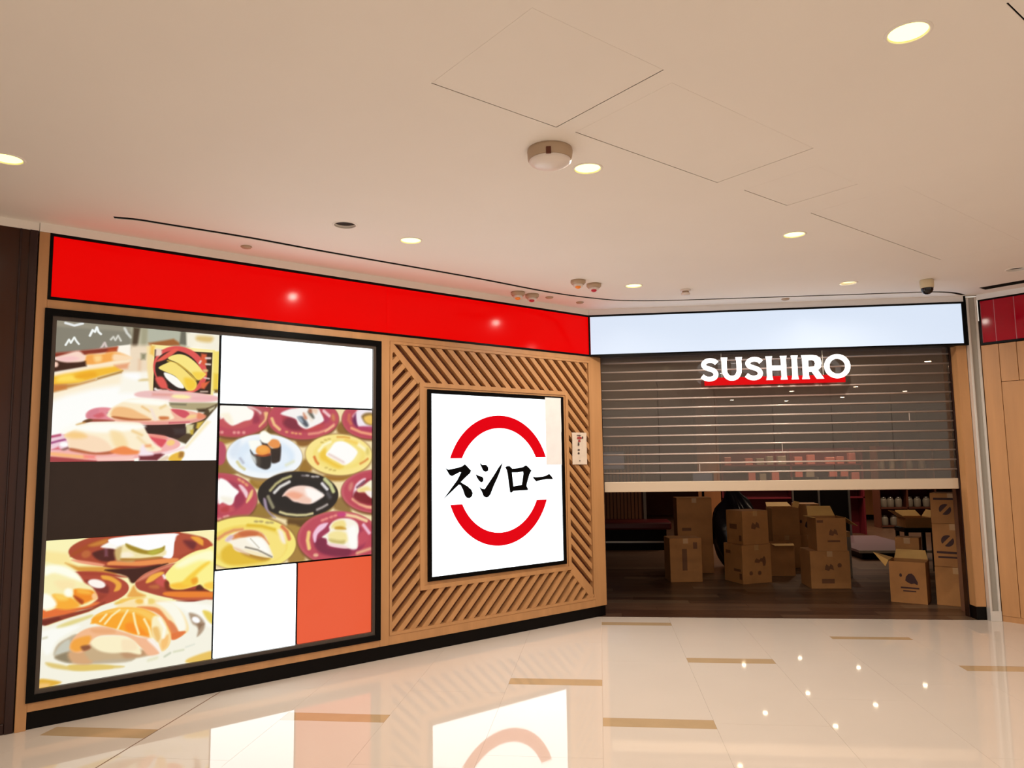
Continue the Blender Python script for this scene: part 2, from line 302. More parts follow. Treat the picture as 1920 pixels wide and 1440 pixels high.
ART_COUNTER = '''
P|-70 902 538 971 996 1024 1021 -6 -32 6|FFFDF2|3|0
P|-1 426 238 525 427 583 477 478 482 334 6 251|FDEFD2|42.1|1
P|-20 362 447 487 456 247 123 229 -11 147|FFFFFB|41.9|1
P|-28 875 435 926 435 743 415 749 347 736 152 691 128 689 -19 656|858172|12.1|0
P|-28 875 224 903 434 864 425 837 -9 829|98917F|18.2|0
S|49 856 97 845 142 862|E8EBEA|6.2|7.4
S|55 718 72 754 82 734 100 770 113 747 126 731|F4F8F4|6.1|5.8
S|185 789 199 826 212 816 222 846 232 818 246 805|F6FAF8|6.3|6.9
S|250 713 270 751 281 723|D9C9C3|9.6|7
S|304 775 318 794 330 774 345 804 362 773|DBD9CF|9.7|5.7
S|382 855 396 827 420 800|D8D8D0|9.9|7.9
P|419 910 779 948 788 645 560 592 431 670|B9B49A|26.6|0
P|514 874 724 871 726 807 528 769|B5B7A4|16.9|0
P|482 867 518 866 510 670 485 668|A5A084|16.8|0
P|433 869 473 866 461 751 436 679 425 679|4A3B2A|16.6|0
P|528 773 622 797 681 814 719 790 720 774 529 749|A0602F|16.9|0
P|726 871 757 870 769 778 719 782|6C6A5C|14.1|0
P|763 863 990 868 993 756 765 770|F6F0DC|17.7|0
P|836 849 934 850 919 812 833 816|E0C07A|25.1|1
P|423 748 536 758 549 571 374 560 377 660|F0DCC0|29.8|0
P|468 662 489 664 488 582 467 585|E9C9A8|20|0
P|484 699 516 701 510 662 486 660|8E8A6C|20.1|0
P|374 560 556 587 561 443 365 434|FCF8EA|32.6|0
S|480 524 543 531|D9BE7C|19.9|5.5
P|347 736 415 751 421 677 360 665 336 699|FFF8EA|13|0
P|-8 664 128 689 344 732 339 703 171 665 -7 637|87301F|15.1|0
P|294 717 344 730 339 703 282 687|B8481F|19.3|0
P|171 665 251 678 333 699 411 669 344 642 174 602|F6A84E|18.8|1
P|214 661 252 667 253 632 222 626|FFD48A|22.2|1
P|327 684 417 677 421 655 328 637|FDDDB4|19.4|1
P|-9 623 167 626 174 591 114 577 26 554 -6 545|3A1A0E|15.1|0
P|8 635 60 663 128 686 166 647 142 620 68 612 20 618|FBD9C8|15.2|1
P|11 631 87 651 130 637 68 615|F8C6C4|21.3|1
E|6.6 593.5 14.6 1 0.7 -17|F7CDB8|12.1|0
P|-9 538 174 591 322 630 418 655 423 619 323 601 175 563 -8 514|FFE9C4|15.1|0
P|329 613 416 633 407 596 331 577|E9A57A|19.4|0
P|-8 518 175 570 330 605 379 580 238 529 136 485 -5 457|F6BC32|18.1|0
P|27 520 92 537 159 507 29 486|FFDC5A|27.3|1
P|116 535 212 562 226 532 135 512|EFAA20|24.7|1
P|238 525 379 580 373 565 233 511|A5742E|15.8|0
P|-6 467 136 485 226 518 227 507 113 463 -4 419|C48A48|18.1|0
P|0 467 68 471 69 447 5 430|C87A38|21.1|0
P|395 563 474 564 475 528 403 539|FFFFFF|29.4|1
P|547 765 953 761 949 444 557 444|FBEBA0|6.8|0
P|518 748 558 760 560 689 560 445 546 444 523 608|F8DFA4|16.8|0
P|540 758 565 756 563 689 538 703|F5C45C|16.9|0
P|941 752 985 755 986 478 948 473|F7E070|14.6|0
P|949 596 985 598 983 487 948 485|EDCB45|21.8|0
P|956 485 983 487 984 464 956 463|7A5A20|14.5|0
P|566 733 937 741 931 451 564 450|2E1B12|5.1|0
E|732 606.1 162.4 -68.9 -57.8 -145.3|DE5350|8.7|0
P|573 741 609 740 611 693 571 690|F3D9C4|13.6|0
E|717.3 597.1 134.4 -66.4 -54.6 -119.9|231612|8.7|0
P|575 655 676 742 713 741 633 671|E8604F|10.2|1
P|575 541 622 552 654 486 610 480|E25850|13.5|1
P|629 584 681 571 734 534 758 488 721 486 675 515 637 552|FFFDF4|8.6|1
P|648 680 706 712 767 705 830 661 882 600 894 584 848 545 801 586 716 649|FAE684|6.9|1
P|808 595 882 600 894 584 844 544|F7D34C|21.2|1
S|648 664 716 645 774 605 829 544|D9B03E|10.3|5
P|593 613 634 643 678 658 739 623 794 574 837 524 823 479 777 473 746 511 696 564 628 591|F9E07A|6.8|1
P|756 551 810 551 837 520 819 479 777 477|F6CB3C|24.5|1
P|863 729 898 727 900 650 873 652 856 679|D95832|14.4|0
S|895 699 922 701|F0D9D0|10.8|7.2
S|896 658 923 658|EFE0D4|10.8|6
S|885 612 901 613|E5C680|14.4|8.8
S|853 663 860 676|F2E0D0|10.7|6
P|868 526 923 541 889 486 865 489|E4683E|14.3|0
S|887 563 918 559|EAD8CC|10.8|4.8
S|578 471 589 463 611 461|EFE7E0|10.1|8.6
S|611 461 640 462 654 463|E9AFA4|13.6|7.5
S|866 467 909 469|C8B0A0|10.7|5.1
E|722.3 426.2 269.3 -3.4 -0.8 -37.7|F3C3BE|13.9|0
E|561 429 93.3 -1.2 -0.4 -23.3|EDC0BE|20.2|0
P|561 443 685 444 685 429 561 427|E49F94|20.2|0
E|741 427 60.1 -0.8 -0.3 -13.5|FFF0AE|17.4|0
E|890.4 421.2 85.7 3.5 0.4 -14.6|F0B6B6|21.4|0
P|469 411 664 404 664 384 484 381|FFF6EE|19.8|0
P|664 384 986 396 986 372 912 333 687 346 665 365|B0A27A|13.7|0
P|672 383 776 381 773 368 676 369|7C745A|13.7|0
P|846 347 923 354 932 325 854 327|3A2A16|17.7|0
P|908 353 978 388 971 359 780 111 671 153 874 292|4C3A20|14.3|0
P|920 349 962 371 959 355 928 329|CFC6A2|14.3|0
P|848 255 894 268 857 211 842 219|D6B440|14.1|0
P|773 241 826 242 820 179 778 182|D9CE9C|13.9|0
P|804 202 827 210 824 175 809 174|C8A830|14|0
P|1010 389 979 364 780 107 676 -14 1020 -18|FFFEFC|10.9|0
P|910 272 876 227 770 83 785 83 934 261|FBECC0|21.4|0
P|500 236 772 257 775 178 731 146 526 175|2A0C0C|9.9|0
P|691 216 773 218 775 174 707 173|3A2A2A|24|0
E|565.3 293.3 330.1 -0.5 0.4 -56.1|F3B49C|10.1|0
E|270.4 294.7 89.2 7.8 3.7 -44.5|E48A94|12.7|0
P|186 274 204 315 249 328 250 298 219 267|D8808E|15.5|1
P|225 286 270 306 284 284 251 272|D4606A|15.7|1
P|168 244 206 263 332 259 326 248 207 245 174 235|97402E|12.4|1
P|168 248 199 263 219 256 187 241|5C3A18|12.4|1
P|133 229 171 244 181 237 143 225|D2A050|15.4|1
P|351 248 559 253 765 265 871 287 902 292 841 259 743 245 503 232 351 244|E79C90|9.6|1
P|680 338 762 336 797 309 756 285|D24F5E|10.3|1
P|797 305 847 307 825 286 779 281|F7D08C|17.5|1
P|854 323 905 304 886 284 848 283|E88A66|14.2|1
P|668 255 799 262 799 254 668 243|C9606A|10.2|0
S|303 303 340 314|9A4A78|9.6|4.6
S|328 281 355 290|EBDCC8|16|8.2
P|309 277 314 326 364 365 435 399 540 399 627 391 661 376 681 318 697 279 617 265 453 266|FCEBC8|12.7|1
P|380 385 484 404 627 395 661 372 614 363 485 370|FFFFF4|19.5|1
P|328 323 368 347 437 337 487 312 544 283 545 268 343 274|F4BE82|16|1
P|339 285 453 273 545 272 541 264 419 261 340 274|AE5A2E|12.8|1
P|609 289 660 290 664 274 617 269|CF7038|16.9|1
S|503 351 550 322|EEC07C|16.6|5.5
S|614 347 643 364|EBCB8C|20.3|6.4
S|557 334 584 272|F6E2D2|16.7|9.3
E|256.6 90.7 487.7 19.5 6.2 -90.2|F5B3AE|9.4|0
P|-5 19 262 2 464 4 464 -7 -4 -2|96332E|11.9|0
P|-6 34 100 26 248 3 -5 2|A83E44|14.8|0
P|-1 58 99 47 195 36 196 18 100 26 0 41|FAB878|17.8|1
P|179 43 244 39 248 17 183 21|F98A80|18.5|0
P|244 25 463 34 464 8 261 4|FBC9BE|15.6|0
P|-5 155 53 173 95 148 104 76 5 66|F2CFDA|14.9|0
S|1 151 47 162|B44668|11.9|6.6
S|6 115 40 126 77 136|A0487C|11.9|6
E|71.6 104.9 21.9 0.1 0.6 -14.4|FFFFFF|12.1|0
P|60 76 97 91 98 80 73 69|8A5A54|15.1|1
P|8 73 41 91 57 73|D4606A|14.9|1
P|537 164 650 142 643 107 622 91 578 129|DB4C58|13.3|1
P|534 175 642 165 657 142 563 156|F09080|16.6|1
E|683.3 118.4 25 5.8 4.2 -18.3|F9CE7E|13.6|0
P|503 232 537 183 508 190|2A0C0C|9.9|0
P|624 37 748 72 769 95 710 75 609 52 496 42|FADADC|16.8|1
P|496 34 623 49 645 41 603 2 497 4|70202A|16.4|0
P|610 2 660 33 675 17 654 -2|E8D2B8|13.4|1
P|676 2 686 33 733 56 767 52 760 20 742 -7|EBB93C|13.6|1
P|741 56 767 56 764 24 738 21|A8742A|17.2|1
P|75 163 106 185 168 229 286 247 456 250 505 236 542 175 580 114 625 68 462 53 352 65 194 61 107 80 90 127|FDEFCF|12.1|1
P|130 214 253 242 505 236 492 205 288 180 157 193|FFFFF6|24.5|1
P|76 155 113 181 183 171 276 143 331 91 326 61 194 61 107 83 93 127|FBDDBC|18.2|1
P|76 159 113 183 170 175 191 149 121 141|F8CD86|24.2|1
P|104 83 149 76 246 54 339 65 333 46 234 43 114 65|B55C38|15.2|1
P|321 188 389 177 426 95 359 83|F9DEA8|28.7|1
P|326 61 399 95 462 72 532 60 483 45 394 42|F08848|15.9|1
S|452 193 506 167|F1CC8C|19.6|7.3
S|485 152 529 110 572 83|F5D9A4|23|7.3
S|529 95 557 99|F2A06A|19.8|7.3
P|495 57 515 106 541 68 573 56 574 37 503 34|F9E8EE|19.7|1
'''
ART_SALMON = '''
P|-45 893 1099 812 1129 -443 2 -195|FBF4B8|2.9|0
P|-11 793 118 768 153 688 -8 710|FAE79C|26.1|0
P|108 710 178 682 475 653 375 609 179 650|D9983A|17.8|0
E|536.3 765.9 414.8 -6.7 10.4 -115.9|A8432A|9.7|0
P|132 746 156 776 237 819 334 840 341 818 238 790 175 760|A5481C|14.9|1
P|231 809 327 837 322 809 257 796|C97E30|18.3|1
P|139 724 197 698 307 673 306 687 177 721|EE9A78|12|1
E|216.7 752.8 23.7 7.7 7.4 -20.7|BC6434|15.2|0
P|261 763 369 776 378 702 306 702 259 735|4E1512|15.4|1
P|316 780 332 783 338 728 318 730|7A4450|15.5|0
P|352 698 487 685 735 685 721 652 523 649 353 665|EB8F4C|12.5|1
P|353 672 523 652 642 652 593 634 421 644 320 668|8C2E1E|12.5|1
P|296 789 335 815 367 834 503 839 519 767 458 739 396 759 363 773|FFFCF4|12.4|1
P|334 826 414 842 723 844 750 810 728 785 720 698 662 691 416 776|FFFFFF|9.4|1
P|373 761 419 786 472 738 487 685 412 692 385 702|CDB070|18.8|1
P|416 776 436 792 561 745 661 752 662 703 487 696 418 710|F3E4AC|15.8|1
P|436 800 484 778 568 745 639 754 667 767 661 737 612 719 527 730 450 769|A08420|12.7|1
P|569 737 639 750 654 737 598 716|B8B23C|19.6|1
P|417 743 458 747 486 718 418 710|FBEFD4|19|1
P|418 710 521 700 641 701 641 690 487 689 419 695|B07A30|12.7|1
P|742 829 805 829 881 804 864 739 771 701 728 689 729 765|B14A32|13.5|1
P|783 792 863 778 852 732 822 739|6E2226|23.8|1
P|828 812 881 808 924 766 913 747 874 769|F0A436|13.7|1
P|919 797 971 754 952 724 913 735|B5482A|14|1
P|767 851 980 848 982 765 935 796 842 826|FCF2B6|13.6|1
P|401 646 523 641 614 647 692 651 559 601 502 555 475 554 443 598 321 646|3C0E06|12.6|1
P|473 503 492 534 514 495 564 460 461 465|E9A84C|15.9|1
E|96.6 540.1 366.3 -14 12.2 -119|AE4330|8.8|0
P|179 650 308 637 443 594 409 594 276 619 187 628|A63A28|15|1
P|306 616 362 603 417 557 412 518 379 511 387 549 353 578 313 593|EDA63C|12.3|1
P|226 596 337 555 346 504 293 517 246 565|7C2824|18.2|1
E|281.6 568.3 48.1 -16.4 -3.9 -24.7|FFF6EE|12.3|0
P|293 510 340 490 299 460|9A3826|18.4|1
P|-9 460 125 460 283 458 290 443 220 427 95 423 -8 430|E77634|14.4|1
P|-6 452 152 424 195 422 153 400 -4 395|E56E30|14.4|0
P|-4 395 118 405 259 426 330 456 335 444 245 404 119 378 -2 349|8E3420|11.5|0
P|-3 383 84 394 99 381 -2 349|6A1E12|14.3|0
P|-8 710 65 703 128 680 180 632 214 583 260 546 288 489 282 469 244 445 188 438 94 454 3 455|F9EFB4|11.6|1
P|5 702 90 694 160 652 201 591 156 610 55 656 7 647|FFFFEC|20.3|1
P|57 607 150 597 158 554 90 555|FBE6AC|26.4|1
P|158 547 209 541 261 528 281 490 250 469 206 457 167 490|F28A18|14.9|1
P|160 512 211 477 206 454 180 471|A83C08|14.9|1
P|183 548 241 530 248 508 184 523|F9B43C|21|1
E|271.6 491.3 13.6 2.4 5.8 -21.2|FCC68C|12.2|0
P|48 529 110 514 161 491 194 445 126 433 63 458|F9AC30|17.5|1
P|54 528 110 521 129 491 80 494|FBCF5C|23.3|1
E|130.9 532.6 22.4 -2.6 1 -25.2|FFFFEE|17.8|0
P|-3 538 36 527 68 485 63 458 0 452|FFFFF0|17.3|1
P|499 548 535 588 615 625 722 648 985 659 993 346 855 386 670 443 563 486 517 509|A6402F|9.6|1
P|505 555 559 601 664 635 714 649 715 630 643 611 567 574|D68064|16|1
P|561 549 584 583 630 601 658 602 666 590 617 557 575 540|F4B040|12.9|1
P|617 550 659 575 689 542 683 505 639 518|C9504A|19.6|1
P|583 520 632 522 640 499 597 504|C06838|19.5|1
P|674 536 703 541 726 485 986 459 986 436 727 470 683 490|7A2A10|16.5|1
P|669 469 741 468 983 436 984 397 854 409 692 444|EA8028|13.2|1
P|736 424 983 401 984 378 817 399|C25A34|16.7|1
P|751 407 984 378 985 339 893 370|7E2A22|13.4|1
P|673 574 722 637 787 684 860 716 921 725 983 722 990 455 928 466 882 490 793 478 719 490 700 533|FCF290|9.9|1
P|737 635 809 682 921 715 976 707 977 644 885 652 774 617|FEFCCC|30.2|1
P|711 517 799 523 866 500 793 478 726 489|F9C238|20|1
P|784 524 879 606 939 639 954 630 894 582 865 546 874 499 814 498|F8CE40|20.3|1
P|839 533 873 545 881 514 851 502|EEA020|17.1|1
P|874 484 897 493 920 463 875 464|4A1A06|13.7|1
P|923 494 981 503 982 456 936 465|FBCB48|20.8|1
S|666 578 674 562|FFF2EC|13.2|7.3
P|-14 324 35 351 140 379 252 403 331 436 443 442 678 417 802 389 1060 335 1072 -176 535 -34 2 -49|F6F3E2|11.4|1
P|727 399 869 377 999 330 1002 199 787 315|FDFCF2|23.3|1
P|80 341 141 363 211 377 260 386 261 370 170 343 94 323|E4D68C|14.6|1
P|390 441 458 457 558 453 559 428 458 436 398 428|E9BE4C|15.6|1
P|427 457 542 451 544 418 428 428|F4C55C|18.9|1
P|-4 322 121 331 199 323 90 262 58 198 25 188 -1 253|FCFCF4|22.9|1
P|30 142 102 118 165 95 236 95 434 52 434 40 309 51 202 62 62 106|E0C778|14.3|1
P|151 106 272 89 382 61 368 44 180 70|E2C468|14.7|1
P|1 49 51 40 114 13 67 -1 3 0|E3AE38|14.2|1
P|2 26 52 17 46 -1 3 0|F1C070|17|1
P|837 28 997 52 999 -8 838 -2|EAC25E|16.8|1
P|917 319 956 313 991 278 988 227 953 253|E9CF58|17.2|1
S|594 57 641 65|E6E4C2|19.2|8
S|689 65 721 81|CDD0B8|13.1|6.1
S|745 85 802 88|DCDDC0|13.2|6.2
S|818 103 868 112|E2E4D4|13.4|5
S|11 282 28 285|DCD9C0|11.5|6.5
P|69 177 84 232 131 263 193 277 268 187 492 123 494 70 308 86 165 115 102 141|BFAE92|14.5|1
P|73 181 101 230 145 254 154 198 114 178|C9C8B8|17.4|1
P|77 165 148 180 165 119 105 139|8E8064|17.4|1
P|148 180 269 171 271 96 172 114|D6A678|20.6|1
P|244 238 565 123 601 93 516 86 366 100 256 119|C8AC84|18|1
P|438 144 565 123 593 94 478 89 439 111|BE936C|21.8|1
P|829 318 888 297 932 243 925 193 887 160 890 215 847 255|AD957C|16.9|1
P|881 251 928 235 899 205|8A6A50|20.5|1
E|876.1 268.3 24.1 -14.6 -7.4 -16|FFFFFF|13.6|0
P|761 360 820 319 848 221 790 204 764 267|F5F5E8|23.4|1
P|392 400 451 442 542 451 630 428 703 406 770 351 813 286 832 206 775 177 734 166 725 214 699 276 648 342 545 389|FBE3AC|12.5|1
P|630 411 727 399 787 323 815 226 774 207 730 297 680 363|FCFAEA|19.6|1
P|513 397 591 391 648 367 698 302 740 254 770 207 815 200 775 173 734 166 704 234 674 297 616 354|E8894A|12.8|1
P|706 284 739 262 766 208 733 208|DF7F4E|16.5|1
P|725 201 807 206 783 176 730 163|E2743A|13.2|1
E|527.6 431.9 23.3 -2.9 0.6 -16.5|F5C052|16|0
E|594.2 423.6 23.7 -3 0.5 -16.7|EFD272|16.2|0
E|566.6 427.1 11.8 -1.5 0.7 -20.8|FFF4CC|16.1|0
P|270 329 283 367 325 393 399 399 483 388|F9A522|12.1|1
P|262 346 289 382 355 401 429 404 545 384 633 331 687 270 721 198 711 132 672 106 646 168 597 208 511 229 434 265 336 304|F9A524|12.1|1
P|282 375 392 404 537 385 633 327 683 270 627 278 507 361 355 381|FAC75A|21.3|1
P|455 303 509 295 598 200 511 233 457 262|F98E1A|22|1
P|606 314 649 325 691 261 721 189 711 132 672 101 646 168 609 206|FBF0C4|16.2|1
P|608 248 643 255 661 186 638 169|EFC070|19.4|1
P|662 165 709 200 707 133 672 106|F8C274|19.6|1
S|336 320 371 363 414 393|FDE9AC|9.2|6.5
S|407 277 435 338 460 383|FDE9AC|9.3|6.6
S|530 231 509 295 495 362|FDE9AC|9.5|6.8
S|605 199 588 259 559 317|FDE9AC|9.7|6.9
S|309 339 341 375|FDE9AC|9.2|6.5
S|649 308 683 245 677 188|FEFCEC|16.3|8.2
P|151 198 160 244 193 285 249 308 329 305 411 269 488 233 567 184 623 130 648 93 601 93 569 118 529 161 466 220 375 246 302 249 267 219 254 182 198 167|F3B98C|11.8|1
P|154 206 173 249 251 261 259 228 225 186 183 178|F3A43C|17.7|1
P|210 204 253 205 261 184 226 175|8A5030|14.9|1
P|264 298 374 282 390 256 286 271|EBAA76|18.1|1
P|260 216 295 246 375 242 458 221 529 161 546 102 469 127 379 137 305 166|FBF0C8|15.1|1
P|504 206 582 194 631 145 656 100 641 86 585 91 552 150|F4B890|15.8|1
P|582 186 614 181 655 125 660 95 623 138|FDF4EA|16.1|1
P|436 208 505 190 522 138 461 136 438 148|F9E4BC|18.7|1
'''
